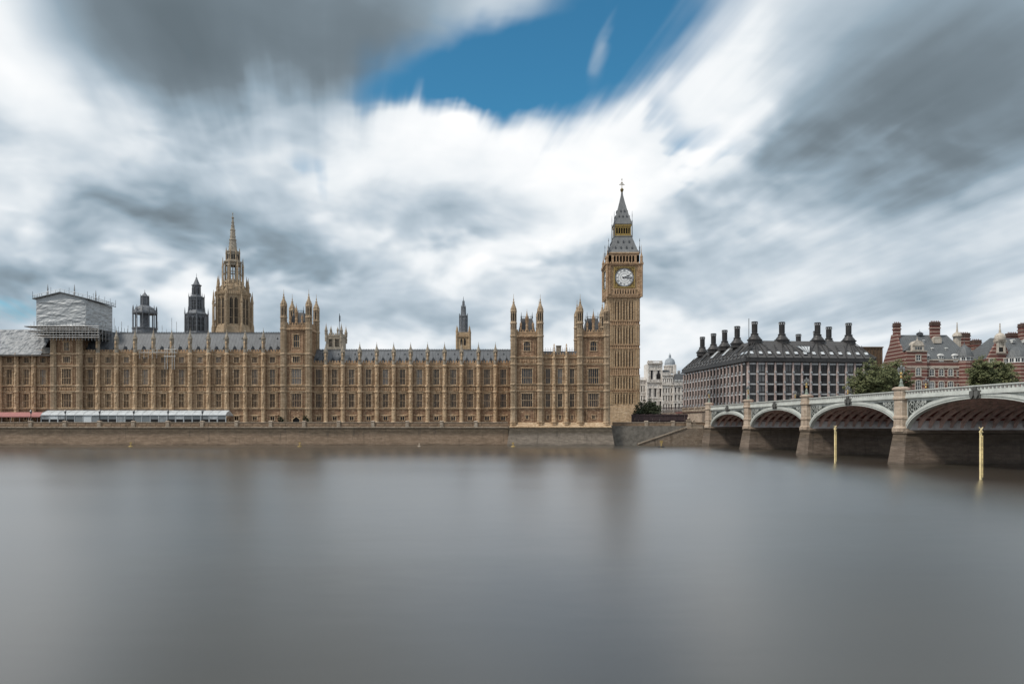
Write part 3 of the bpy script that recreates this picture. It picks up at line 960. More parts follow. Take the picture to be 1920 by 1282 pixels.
SHEET = mat('plastic_sheeting', sheet_fn)
SHEET_R = mat('darkened_roof_sheeting', lambda g, b: (sheet_fn(g, b), g.t.links.new(g.mix(1.0, b.inputs['Base Color'].links[0].from_socket, (.66, .66, .67, 1), 'MULTIPLY'), b.inputs['Base Color'])))  # sheeting colour darkened to offset the sun on the upward slope


def cloth(mb, o, eu, ev, nu, nv, nrm, amp, s=.28, edge=0.0):
    o, eu, ev, nrm = map(Vector, (o, eu, ev, nrm))
    def p(i, j):
        q = o + eu * (i / nu) + ev * (j / nv)
        L = Vector((q.x * s, q.y * s, q.z * s * 3.2))
        d = mn.noise(L) * amp + abs(mn.noise(L * 2.3 + Vector((5, 1, 2)))) * amp * .9
        if i in (0, nu) or j in (0, nv): d = edge
        return tuple(q + nrm * d)
    for i in range(nu):
        for j in range(nv): mb.poly(p(i, j), p(i + 1, j), p(i + 1, j + 1), p(i, j + 1))


xa, xb, ya, yb, zb_, ze, zk = PX(68, 249), PX(161, 249), 249.0, 265.5, PZ(613, 249), PZ(561, 249), PZ(549.7, 249)
t = T('scaffold_shelter', 'big box of pale grey wrinkled sheeting with shallow pitched roof on scaffolding', 'scaffold shelter', ((xa + xb) / 2, ya, zb_ - 3.4))
m = MB()
cloth(m, (xa, ya, zb_), (xb - xa, 0, 0), (0, 0, ze - zb_), 46, 26, (0, -1, 0), .3)
m.poly((xa, ya, ze), (xb, ya, ze), ((xa + xb) / 2, ya, zk))
cloth(m, (xb, ya, zb_), (0, yb - ya, 0), (0, 0, ze - zb_), 44, 26, (1, 0, 0), .3)
cloth(m, (xa, yb, zb_), (0, ya - yb, 0), (0, 0, ze - zb_), 44, 26, (-1, 0, 0), .42)
m.poly((xb, yb, zb_), (xa, yb, zb_), (xa, yb, ze), ((xa + xb) / 2, yb, zk), (xb, yb, ze))
obj('sheeting', m, SHEET, t)
m = MB(); xc = (xa + xb) / 2
m.extr([(xa - .9, ze - .05), (xc, zk + .12), (xb + .9, ze - .05), (xb + .9, ze + .2), (xc, zk + .4), (xa - .9, ze + .2)], ya - .7, yb + .7)
obj('roof', m, plain('shelter_roof', (.14, .145, .15), .6), t)
STEEL = plain('galvanised_tube', (.27, .275, .28), .45, .5, var=.3)
m = MB()
def zr_(x): return ze + (zk - ze) * (1 - abs(x - xc) / (xc - xa)) + .3
for y in (ya - .6, yb + .6):
    for i in range(13):
        x = xa - .8 + (xb - xa + 1.6) * i / 12
        m.tube((x, y, zr_(x) - .2), (x, y, zr_(x) + (2.2 if i % 4 == 0 else 1.0)), .06, 5)
    for dz in (.45, .95): m.path([(xa - .8, y, ze + .2 + dz), (xc, y, zk + .3 + dz), (xb + .8, y, ze + .2 + dz)], .045, 5)
for i in range(16):
    y = ya - .6 + (yb - ya + 1.2) * i / 15
    for x in (xb + .8, xa - .8): m.tube((x, y, ze), (x, y, ze + (2.4 if i % 3 == 0 else 1.3)), .06, 5)
for x in (xb + .8, xa - .8):
    for dz in (.6, 1.1): m.tube((x, ya - .6, ze + dz), (x, yb + .6, ze + dz), .045, 5)
for x, y in ((xc - 4, ya - .4), (xc + 4.5, ya - .4), (xb + .5, ya + 5)): m.lathe(x, y, [(.16, zr_(x) - .3), (.3, zr_(x) + .9), (.16, zr_(x) + 1.3), (.24, zr_(x) + 1.8), (.03, zr_(x) + 3.6)], 6)
obj('rail_grille', m, STEEL, t)
DECK = plain('scaffold_boards', (.13, .122, .112), .8, var=.4)
m = MB()
for (a, b_, y0, z, h) in ((52, 168, 246.2, 612.5, .22), (60, 184, 246.0, 621.5, .25), (70, 178, 246.2, 628.5, .22), (94, 186, 246.0, 633, .2)):
    m.box(PX(a, 248), PX(b_, 248), y0, 266, PZ(z, 248) - h, PZ(z, 248))
obj('platform', m, DECK, t)
m = MB()
z0, z1 = PZ(640, 248), PZ(611, 248)
for i in range(22):
    x = PX(60, 246) + (PX(186, 246) - PX(60, 246)) * i / 21
    m.tube((x, 245.4, z0 if x > PX(92, 246) else PZ(629, 248)), (x, 245.4, z1 + (1.1 if i % 3 else 0)), .07, 5)
    if i % 2: m.tube((x, 245.5, z0 + .8), (x + 2.3, 245.5, z1), .05, 5)
for z in (613, 617, 620, 625, 630, 634): m.tube((PX(58, 246), 245.3, PZ(z, 248)), (PX(188, 246), 245.3, PZ(z, 248)), .055, 5)
for y in range(246, 266, 2): m.tube((PX(186, 246), y, z0), (PX(186, 246), y, z1 + 1), .07, 5)
for z in (614, 620, 627): m.tube((PX(186, 246), 245, PZ(z, 248)), (PX(186, 246), 266, PZ(z, 248)), .055, 5)
obj('scaffold_frame', m, STEEL, t)
# sheet over the leftmost roof
xa, xb = PX(-252, 248), PX(75, 248)
t = T('roof_sheeting', 'wrinkled grey protective sheeting laid over the leftmost palace roof', 'roof sheeting', ((xa + xb) / 2, 248.6, 28.6))
m = MB(); cloth(m, (xa, 248.4, PZ(664, 248.4)), (xb - xa, 0, 0), (0, 8, PZ(617.6, 256.4) - PZ(664, 248.4)), 140, 24, (0, -.7, .7), .5, .4)
m.poly((xa, 248.4, PZ(664, 248.4)), (xb, 248.4, PZ(664, 248.4)), (xb, 248.6, PZ(666.5, 248.4)), (xa, 248.6, PZ(666.5, 248.4)))
m.poly((xb, 264, PZ(664, 248)), (xa, 264, PZ(664, 248)), (xa, 256.4, PZ(617.6, 256.4)), (xb, 256.4, PZ(617.6, 256.4)))
obj('sheet', m, SHEET_R, t)
m = MB(); z = PZ(664, 248.4)
m.box(xa, PX(96, 248), 247.7, 249.5, z - .55, z - .25); m.box(xb + .05, PX(96, 248), 249, 256, z + .2, z + 2.2)
obj('platform', m, DECK, t)
# loose scaffold poles round the lantern roofs
t = T('roof_scaffolding', 'light tube scaffolding round the foot of the dark columned lantern on the roofline', 'scaffolding', (PX(272, 284), 284, 33))
m = MB()
for i, px in enumerate((214, 228, 240, 248, 256, 296, 304, 312, 322, 331)):
    x = PX(px, 284); m.tube((x, 284, 33), (x, 284, PZ(596 + 7 * (i % 4), 284)), .09, 5)
for py in (628, 633, 640): m.tube((PX(208, 284), 284, PZ(py, 284)), (PX(334, 284), 284, PZ(py + 2, 284)), .08, 5)
for py in (627, 634): m.box(PX(236, 284), PX(300, 284), 283, 284.6, PZ(py, 284), PZ(py, 284) + .25)
obj('scaffold_frame', m, plain('pale_tube', (.5, .51, .52), .5, .2), t)
t = T('facade_scaffolding', 'three pale scaffold poles standing against the long wing parapet below the columned lantern', 'scaffolding', (PX(318, 247), 247.5, 24))
m = MB()
for px in (309, 313.5, 322.5, 327): m.tube((PX(px, 247.5), 247.6, PZ(692, 247.5)), (PX(px, 247.5), 247.6, PZ(648, 247.5)), .09, 5)
for py in (655, 668): m.tube((PX(307, 247.5), 247.5, PZ(py, 247.5)), (PX(330, 247.5), 247.5, PZ(py, 247.5)), .07, 5)
m.box(PX(260, 247.5), PX(332, 247.5), 247.3, 248.6, PZ(661, 247.5), PZ(661, 247.5) + .15)
for px in range(262, 300, 8): m.tube((PX(px, 247.5), 247.5, PZ(672, 247.5)), (PX(px, 247.5), 247.5, PZ(654, 247.5)), .06, 5)
obj('scaffold_frame', m, plain('pale_tube_front', (.5, .5, .49), .5, .2), t)


# ------------------------------------------------------------------ towers rising behind the river front
def lancet(w, h, mt_=DARK):
    k = ('lancet', round(w, 2), round(h, 2), mt_.name)
    if k not in _wc:
        b = MB(); b.extr([(-w / 2, 0), (w / 2, 0), (w / 2, h - w), (0, h), (-w / 2, h - w)], -.06, .1)
        _wc[k] = mesh(b, mt_)
    return _wc[k]


def face_windows(t, cx, cy, apoth, n, off, us, z, w, h, mt_=DARK, rng=None, parent=None, frame=None):
    for i in (rng if rng is not None else range(n)):
        a = off + 2 * math.pi * i / n
        for u in us:
            x = cx + apoth * math.sin(a) + u * math.cos(a); y = cy - apoth * math.cos(a) + u * math.sin(a)
            o = put('lancet_window', lancet(w, h, mt_), t, (x, y, z), a)
            if frame:
                k = ('lf', round(w, 2), round(h, 2), frame.name)
                if k not in _wc:
                    b = MB()
                    b.box(-w / 2 - .12, -w / 2, -.22, .05, -.1, h - w); b.box(w / 2, w / 2 + .12, -.22, .05, -.1, h - w); b.box(-.05, .05, -.14, -.07, 0, h - w * .3)
                    for q in (.33, .62): b.box(-w / 2, w / 2, -.13, -.065, h * q, h * q + .14)
                    b.extr([(-w / 2 - .12, h - w), (-w / 2, h - w), (0, h), (w / 2, h - w), (w / 2 + .12, h - w), (0, h + .3)], -.22, .05)
                    _wc[k] = mesh(b, frame)
                put('tracery', _wc[k], o, world=False)


# great central spire
Yc = 316.0


def cz(py):
    k = [(380, 316), (470, 314.3), (490, 313), (526, 312.6), (550, 309.8), (606, 309.8), (640, 308.5), (900, 308.5)]
    for (a, ya), (b, yb) in zip(k, k[1:]):
        if py <= b: return PZ(py, ya + (yb - ya) * (py - a) / (b - a))


cx = PX(436.5, Yc)
t = T('spire_tower', 'golden octagonal stone tower with tall tapering spire behind the three storey wing', 'spire tower', (cx, Yc, Z0))
m = MB(); m.lathe(cx, Yc, [(8.4, Z0), (8.4, cz(628)), (7.6, cz(615)), (6.75, cz(606)), (6.7, cz(553)), (7.1, cz(551)), (7.1, cz(548)), (6.3, cz(547)), (4.6, cz(533)), (3.7, cz(526))], 8, 0)
obj('octagon_wall', m, STONE_S, t)
ap = 6.72 * math.cos(math.pi / 8)
face_windows(t, cx, Yc, ap, 8, math.pi / 8, (-.92, .92), cz(614), 1.22, cz(555) - cz(614), DARK, (0, 1, 6, 7), frame=STONE_S)
face_windows(t, cx, Yc, 4.05, 8, math.pi / 8, (0,), cz(533.5), .6, 1.3, DARK, (0, 1, 6, 7))
m = MB()
for i in range(8):
    a = math.pi / 4 * i + math.pi / 8
    for k in range(-3, 4):
        u = k * .8; r_ = 7.1 * math.cos(math.pi / 8) + .05
        x = cx + r_ * math.sin(a) + u * math.cos(a); y = Yc - r_ * math.cos(a) + u * math.sin(a)
        m.box(x - .16, x + .16, y - .16, y + .16, cz(551), cz(545.5))
    m.lathe(cx + 6.7 * math.sin(math.pi / 4 * i), Yc - 6.7 * math.cos(math.pi / 4 * i), [(.42, cz(606)), (.42, cz(549)), (.2, cz(546)), (.03, cz(540))], 6)
obj('parapet', m, STONE_S, t)
m = MB()
def frib(mb, a, r_, u, w, d, z0, z1):
    P9 = lambda uu, dd, z: (cx + (r_ + dd) * math.sin(a) + uu * math.cos(a), Yc - (r_ + dd) * math.cos(a) + uu * math.sin(a), z)
    A = [P9(u - w, d, z0), P9(u + w, d, z0), P9(u + w, -.1, z0), P9(u - w, -.1, z0), P9(u - w, d, z1), P9(u + w, d, z1), P9(u + w, -.1, z1), P9(u - w, -.1, z1)]
    for q in ((0, 1, 5, 4), (1, 2, 6, 5), (2, 3, 7, 6), (3, 0, 4, 7), (4, 5, 6, 7), (3, 2, 1, 0)): mb.poly(*[A[j] for j in q])
for i in range(8):
    a = math.pi / 8 + math.pi / 4 * i
    for u in (-2.2, -1.75, 0, 1.75, 2.2): frib(m, a, ap, u, .13, .3, cz(629), cz(552))
    for py in (628, 621, 616): frib(m, a, ap, 0, 2.6, .36, cz(py), cz(py - 1.2))
    for u in (-1.2, -.6, .6, 1.2): frib(m, a, ap, u, .1, .25, cz(627), cz(617))
    for py, rr in ((545, 5.8), (538, 4.9)): frib(m, a, rr * .924, 0, rr * .36, .2, cz(py), cz(py - 1.5))
obj('wall_rib', m, STONE_S, t)
for i in range(8):
    a = math.pi / 4 * i
    sx_, sy_ = math.sin(a), -math.cos(a)
    m = MB()
    bx_, by_ = cx + 7.95 * sx_, Yc + 7.95 * sy_
    m.lathe(bx_, by_, [(.75, cz(640)), (.75, cz(612)), (.55, cz(606)), (.45, cz(604)), (.42, cz(566)), (.58, cz(565)), (.34, cz(558)), (.03, cz(543))], 6)
    m.tube((bx_, by_, cz(572)), (cx + 6.6 * sx_, Yc + 6.6 * sy_, cz(566)), .2, 5)
    m.tube((bx_, by_, cz(606)), (cx + 6.9 * sx_, Yc + 6.9 * sy_, cz(598)), .3, 5)
    bx2, by2 = cx + 6.3 * sx_, Yc + 6.3 * sy_
    m.lathe(bx2, by2, [(.5, cz(552)), (.46, cz(538)), (.56, cz(537)), (.3, cz(531)), (.03, cz(518))], 6)
    bx3, by3 = cx + 4.15 * sx_, Yc + 4.15 * sy_
    m.lathe(bx3, by3, [(.38, cz(533)), (.34, cz(500)), (.44, cz(499)), (.22, cz(493)), (.03, cz(481))], 6)
    m.lathe(cx + 5.3 * math.sin(a + .39), Yc - 5.3 * math.cos(a + .39), [(.4, cz(545)), (.36, cz(532)), (.46, cz(531)), (.03, cz(514))], 6)
    m.lathe(cx + 2.75 * sx_, Yc + 2.75 * sy_, [(.24, cz(490)), (.22, cz(475)), (.3, cz(474)), (.03, cz(463))], 5)
    m.tube((bx2, by2, cz(543)), (cx + 5.3 * math.sin(a + .39), Yc - 5.3 * math.cos(a + .39), cz(541)), .15, 4)
    m.tube((cx + 5.3 * math.sin(a + .39), Yc - 5.3 * math.cos(a + .39), cz(538)), (bx3, by3, cz(530)), .15, 4)
    m.tube((bx3, by3, cz(497)), (cx + 2.75 * sx_, Yc + 2.75 * sy_, cz(488)), .12, 4)
    m.tube((bx3, by3, cz(515)), (cx + 3.2 * sx_, Yc + 3.2 * sy_, cz(510)), .14, 4)
    put('flying_pinnacle', mesh(m, STONE_S, INV[t.name]), t, world=False)
m = MB(); m.lathe(cx, Yc, [(3.5, cz(526)), (3.35, cz(524)), (3.3, cz(522.5))], 8, 0)
for i in range(8):
    a = math.pi / 4 * i
    m.lathe(cx + 3.05 * math.sin(a), Yc - 3.05 * math.cos(a), [(.36, cz(523)), (.34, cz(491))], 6)
    a += math.pi / 8; q = 3.05 * math.cos(math.pi / 8)
    frib(m, a, q, 0, .1, .12, cz(523), cz(494)); frib(m, a, q, 0, 1.2, .14, cz(509), cz(507.5)); frib(m, a, q, 0, 1.2, .14, cz(496), cz(491))
m.lathe(cx, Yc, [(3.3, cz(492.5)), (3.7, cz(490)), (3.7, cz(488.5)), (2.75, cz(487)), (2.65, cz(474)), (2.9, cz(472)), (2.9, cz(470.5)), (2.0, cz(469))], 8, 0)
obj('lantern', m, STONE_G, t)
face_windows(t, cx, Yc, 2.7 * math.cos(math.pi / 8) + .02, 8, math.pi / 8, (-.4, .4), cz(485), .45, 2.2, DARK, (0, 1, 6, 7))
m = MB(); m.lathe(cx, Yc, [(1.75, cz(470)), (1.6, cz(462)), (1.32, cz(450)), (1.5, cz(449.5)), (1.5, cz(448)), (1.15, cz(447)), (.95, cz(432)), (1.1, cz(431.5)), (1.1, cz(430)), (.78, cz(429)), (.3, cz(410)), (.5, cz(409)), (.5, cz(407)), (.14, cz(406)), (.1, cz(402)), (.22, cz(401)), (.03, cz(397))], 8, 0)
for i in range(8):
    a = math.pi / 4 * i
    for k in range(9):
        f = k / 9; r_ = 1.75 + (.3 - 1.75) * f; z = cz(469) + (cz(411) - cz(469)) * f
        m.box(cx + r_ * math.sin(a) - .1, cx + r_ * math.sin(a) + .1, Yc - r_ * math.cos(a) - .1, Yc - r_ * math.cos(a) + .1, z, z + .28)
obj('spire', m, STONE_G, t)

# dark columned lantern
Ya = 290.0; az_ = lambda py: PZ(py, Ya); cx = PX(271.5, Ya)
t = T('lantern_tower', 'squat dark iron lantern ringed with open columns, leftmost above the palace roofs', 'ventilation tower', (cx, Ya, 30))
m = MB(); m.lathe(cx, Ya, [(4.2, 30), (4.2, az_(618)), (4.5, az_(617)), (4.5, az_(615)), (1.7, az_(614)), (1.7, az_(590)), (4.35, az_(589)), (4.35, az_(586)), (3.9, az_(584)), (3.2, az_(578)), (1.6, az_(573)), (1.35, az_(572)), (1.3, az_(557)), (1.55, az_(556)), (1.0, az_(554)), (.35, az_(550)), (.12, az_(548)), (.03, az_(543))], 12)
obj('core', m, LEAD, t)
for i in range(12):
    a = math.pi / 6 * i + math.pi / 12; x, y = cx + 4.1 * math.sin(a), Ya - 4.1 * math.cos(a)
    m = MB(); m.lathe(x, y, [(.3, az_(616)), (.22, az_(612)), (.22, az_(588)), (.34, az_(587)), (.26, az_(584)), (.22, az_(579)), (.03, az_(573))], 6)
    put('column', mesh(m, LEAD, INV[t.name]), t, world=False)
for i in range(8):
    a = math.pi / 4 * i; x, y = cx + 1.5 * math.sin(a), Ya - 1.5 * math.cos(a)
    m = MB(); m.lathe(x, y, [(.16, az_(573)), (.13, az_(558)), (.03, az_(552))], 5); put('pinnacle', mesh(m, LEAD, INV[t.name]), t, world=False)
# dark three stage turret
Yb = 300.0; bz = lambda py: PZ(py, Yb); cx = PX(368.5, Yb)
t = T('lantern_tower', 'dark three stage louvred turret with a pointed cap left of the golden spire', 'ventilation tower', (cx, Yb, 30))
m = MB(); m.lathe(cx, Yb, [(4.2, 30), (4.2, bz(626)), (4.4, bz(625)), (4.0, bz(623)), (4.0, bz(592)), (4.3, bz(591)), (4.3, bz(589)), (3.7, bz(588)), (2.75, bz(583)), (2.6, bz(582)), (2.6, bz(560)), (2.85, bz(559)), (2.85, bz(557)), (1.7, bz(555)), (1.6, bz(553)), (1.55, bz(537)), (1.85, bz(536)), (1.85, bz(534.5)), (1.2, bz(533)), (.3, bz(522)), (.4, bz(521.5)), (.1, bz(520)), (.03, bz(512.5))], 8)
obj('core', m, LEAD, t)
c8 = math.cos(math.pi / 8)
face_windows(t, cx, Yb, 4.0 * c8, 8, 0, (-.75, .75), bz(621), .95, bz(594) - bz(621), DARK, (0, 1, 7), frame=LEAD)
face_windows(t, cx, Yb, 2.6 * c8, 8, 0, (-.45, .45), bz(580), .6, bz(562) - bz(580), DARK, (0, 1, 7), frame=LEAD)
face_windows(t, cx, Yb, 1.58 * c8, 8, 0, (0,), bz(552), .6, 2.8, DARK, (0, 1, 7), frame=LEAD)
for i in range(8):
    a = math.pi / 4 * i + math.pi / 8
    m = MB()
    m.lathe(cx + 4.15 * math.sin(a), Yb - 4.15 * math.cos(a), [(.24, bz(626)), (.2, bz(590)), (.28, bz(589)), (.03, bz(577))], 5)
    m.lathe(cx + 2.75 * math.sin(a), Yb - 2.75 * math.cos(a), [(.18, bz(584)), (.16, bz(559)), (.22, bz(558)), (.03, bz(550))], 5)
    put('pinnacle', mesh(m, LEAD, INV[t.name]), t, world=False)
# slim tower over the two storey wing
Ye = 290.0; ez = lambda py: PZ(py, Ye); cx = PX(869, Ye)
t = T('lantern_tower', 'slim golden stone tower with black pointed lantern above the two storey wing', 'ventilation tower', (cx, Ye, 24))
m = MB(); h = 2.3
m.box(cx - h, cx + h, Ye - h, Ye + h, 24, ez(633)); m.box(cx - h - .3, cx + h + .3, Ye - h - .3, Ye + h + .3, ez(633), ez(630.5)); m.box(cx - h - .05, cx + h + .05, Ye - h - .05, Ye + h + .05, ez(630.5), ez(624))
obj('wall', m, STONE_T, t)
for u in (-.62, .62): put('lancet_window', lancet(.75, ez(635) - ez(648)), t, (cx + u, Ye - h, ez(648)))
m = MB()
for s in (-1, 1):
    for q in (-1, 1): m.lathe(cx + s * h, Ye + q * h, [(.4, 24), (.4, ez(624)), (.48, ez(623)), (.3, ez(619)), (.03, ez(611))], 6)
obj('corner_frame', m, STONE_T, t)
m = MB(); m.lathe(cx, Ye, [(1.75, ez(625)), (1.6, ez(620)), (1.5, ez(595)), (1.65, ez(594)), (1.65, ez(592)), (1.1, ez(590)), (.85, ez(577)), (1.0, ez(576)), (.55, ez(574)), (.45, ez(566)), (.5, ez(565)), (.14, ez(563)), (.03, ez(555.5))], 8)
for i in range(8):
    a = math.pi / 4 * i + math.pi / 8
    m.tube((cx + 1.62 * math.sin(a), Ye - 1.62 * math.cos(a), ez(622)), (cx + 1.62 * math.sin(a), Ye - 1.62 * math.cos(a), ez(588)), .1, 5)
    m.tube((cx + 1.0 * math.sin(a), Ye - 1.0 * math.cos(a), ez(590)), (cx + .85 * math.sin(a), Ye - .85 * math.cos(a), ez(572)), .07, 5)
obj('lantern', m, LEAD, t)
# distant church tower
Yd = 430.0; dz = lambda py: PZ(py, Yd); xl, xr = PX(611.5, Yd), PX(640, Yd)
t = T('church_tower', 'distant square church tower with spiky pinnacles and a flagpole beyond the slate roof', 'church tower', ((xl + xr) / 2, Yd, 6))
m = MB(); wall(m, xl, xr, 6, dz(631), Yd, [((xl + xr) / 2 + s - 1.15, (xl + xr) / 2 + s + 1.15, dz(650), dz(635)) for s in (-1.75, 1.75)], .5)
m.poly((xr, Yd, 6), (xr, Yd + 12, 6), (xr, Yd + 12, dz(631)), (xr, Yd, dz(631))); m.poly((xl, Yd + 12, 6), (xl, Yd, 6), (xl, Yd, dz(631)), (xl, Yd + 12, dz(631))); m.poly((xr, Yd + 12, 6), (xl, Yd + 12, 6), (xl, Yd + 12, dz(631)), (xr, Yd + 12, dz(631))); m.poly((xl, Yd, dz(631)), (xr, Yd, dz(631)), (xr, Yd + 12, dz(631)), (xl, Yd + 12, dz(631)))
obj('wall', m, STONE_G, t)
for s in (-1.75, 1.75): window(t, (xl + xr) / 2 + s, Yd, dz(650), dz(635), 2.3, 3, (.3, .55), gm=DARK, fm=STONE_G)
m = MB(); battlement(m, xl, xr, Yd - .2, dz(631), dz(624.5), 1.1); battlement(m, 0, 12, 0, dz(631), dz(624.5), 1.1, lambda x, y, z: (xr + .2 - y, Yd + x, z)); obj('parapet', m, STONE_G, t)
for x in (xl, xr):
    for y in (Yd, Yd + 12): put('pinnacle', pinnacle_mesh(dz(640), dz(604 if y == Yd else 604), .75), t, (x, y, 0))
for x in ((xl + xr) / 2 - 1.6, (xl + xr) / 2 + 2.2): put('pinnacle', pinnacle_mesh(dz(628), dz(611), .5), t, (x, Yd, 0))
m = MB(); x = (xl + xr) / 2 + 1.8; m.tube((x, Yd + 6, dz(631)), (x, Yd + 6, dz(585)), .16, 5); m.box(x + .1, x + .55, Yd + 5.95, Yd + 6.05, dz(600), dz(589)); obj('flagpole', m, BLACK, t)


# ------------------------------------------------------------------ the clock tower
Yk = 302.0; 

def kz(py):
    """height on the tower: the upper stages stand back towards its axis"""
    k = [(300, 308), (360, 307.8), (415, 304.7), (445, 304.6), (473, 302.4), (476, 302), (900, 302)]
    for (a, ya), (b, yb) in zip(k, k[1:]):
        if py <= b: return PZ(py, ya + (yb - ya) * (py - a) / (b - a))


cx, cy = PX(1170.2, Yk), Yk + 6.0
t = T('clock_tower', 'tall golden stone clock tower with white dial, gilded belfry and iron spire', 'clock tower', (cx, cy, Z0))


def faces(h):
    """the four faces of a square shaft: maps (u, outward, z) to the world"""
    return [lambda u, d, z: (cx + u, cy - h - d, z), lambda u, d, z: (cx - h - d, cy - u, z), lambda u, d, z: (cx + h + d, cy + u, z), lambda u, d, z: (cx - u, cy + h + d, z)]


def fbox(mb, fx, u0, u1, d0, d1, z0, z1):
    a = [fx(u0, d1, z0), fx(u1, d1, z0), fx(u1, d0, z0), fx(u0, d0, z0), fx(u0, d1, z1), fx(u1, d1, z1), fx(u1, d0, z1), fx(u0, d0, z1)]
    for q in ((0, 1, 5, 4), (1, 2, 6, 5), (2, 3, 7, 6), (3, 0, 4, 7), (4, 5, 6, 7), (3, 2, 1, 0)): mb.poly(*[a[i] for i in q])


hs = 5.75
bandz = [(kz(735), kz(730)), (kz(704), kz(688.7)), (kz(654), kz(645.8)), (kz(609.5), kz(601))]
tiers = [(Z0 + 8, bandz[0][0]), (bandz[0][1], bandz[1][0]), (bandz[1][1], bandz[2][0]), (bandz[2][1], bandz[3][0]), (bandz[3][1], kz(560))]
m = MB(); m.box(cx - hs, cx + hs, cy - hs, cy + hs, Z0, kz(556)); obj('shaft', m, STONE_T, t)
m = MB(); m.box(cx - hs - .35, cx + hs + .35, cy - hs - .35, cy + hs + .35, Z0, Z0 + 7); m.box(cx - hs - .2, cx + hs + .2, cy - hs - .2, cy + hs + .2, Z0 + 7.001, Z0 + 8); obj('plinth', m, STONE_P, t)
m = MB()
for fx in faces(hs):
    for za, zb in tiers:
        for s in (-1, 1):
            fbox(m, fx, s * 5.0 - .75, s * 5.0 + .75, .003, .34, za, zb)
            fbox(m, fx, s * 5.0 - .1, s * 5.0 + .1, .341, .52, za, zb)
        for k in range(8):
            u = -3.85 + 1.1 * k
            fbox(m, fx, u - (.2 if k in (0, 7) else .17), u + (.2 if k in (0, 7) else .17), .003, .40 if k % 2 else .26, za, zb)
        for k in range(7):
            u = -3.3 + 1.1 * k
            for q in (.985,):
                fbox(m, fx, u - .38, u + .38, .003, .15, zb - .8, zb - .003)
obj('panel_moulding', m, STONE_T, t)
m = MB()
for za, zb in bandz:
    m.box(cx - hs - .45, cx + hs + .45, cy - hs - .45, cy + hs + .45, za, za + .3); m.box(cx - hs - .45, cx + hs + .45, cy - hs - .45, cy + hs + .45, zb - .3, zb)
    for fx in faces(hs):
        for k in range(13):
            u = -5.1 + .85 * k
            fbox(m, fx, u - .22, u + .22, .003, .3, za + .3, zb - .3)
        fbox(m, fx, -5.6, 5.6, .003, .12, (za + zb) / 2 - .12, (za + zb) / 2 + .12)
obj('string_course', m, STONE, t)
SLIT = plain('recessed_slit', (.055, .04, .03), .9)
for ti, (za, zb) in enumerate(tiers):
    for fi, fx in enumerate(faces(hs)[:3]):
        for k in (0, 1, 2, 3, 4, 5, 6):
            if fi and k not in (1, 3, 5): continue
            u = -3.3 + 1.1 * k
            hgt = (zb - za) * .9 - .8
            if hgt < 1: continue
            p = fx(u, 0, za + .5)
            put('lancet_window', lancet(.34 if k % 2 else .26, hgt, SLIT), t, p, (0, -math.pi / 2, math.pi / 2)[fi])
# clock stage
hc = 6.45
m = MB(); m.taper(cx - hs - .45, cx + hs + .45, cy - hs - .45, cy + hs + .45, kz(559), cx - hc, cx + hc, cy - hc, cy + hc, kz(553)); m.box(cx - hc, cx + hc, cy - hc, cy + hc, kz(553), kz(497))
obj('clock_stage', m, STONE_T, t)
m = MB()
for za, zb, o in ((kz(557), kz(555.5), .25), (kz(543.5), kz(541.8), .3), (kz(554), kz(552), .25), (kz(499), kz(496.5), .55), (kz(496.4), kz(495), .85)): m.box(cx - hc - o, cx + hc + o, cy - hc - o, cy + hc + o, za, zb)
for fx in faces(hc):
    for k in range(9):
        u = -4.0 + k
        fbox(m, fx, u - .26, u + .26, .003, .32, kz(552), kz(543.5))
    for s in (-1, 1):
        fbox(m, fx, s * 5.75 - .62, s * 5.75 + .62, .003, .42, kz(552), kz(499)); fbox(m, fx, s * 5.75 - .16, s * 5.75 + .16, .421, .62, kz(552), kz(499))
        for q in range(5): fbox(m, fx, s * 5.75 - .5, s * 5.75 + .5, .421, .55, kz(548) + q * 1.95, kz(548) + q * 1.95 + .25)
    for k in range(15): fbox(m, fx, -6.3 + k * .9 - .25, -6.3 + k * .9 + .25, .86, 1.0, kz(496), kz(492))
obj('clock_stage_moulding', m, STONE, t)
for k in range(8):
    u = -3.5 + k
    put('lancet_window', lancet(.4, kz(545) - kz(551)), t, (cx + u, cy - hc, kz(551)))
m = MB()
for s in (-1, 1):
    for q in (-1, 1): m.lathe(cx + s * (hc + .15), cy + q * (hc + .15), [(.55, kz(557)), (.6, kz(497)), (.85, kz(496)), (.6, kz(493)), (.5, kz(484)), (.62, kz(483)), (.3, kz(478)), (.12, kz(474)), (.03, kz(461))], 8)
obj('corner_turret_frame', m, STONE, t)
# dials
BLUE = plain('prussian_blue_iron', (.012, .016, .03), .5)
zc = kz(520.6); hd = 4.05
rad = 3.5


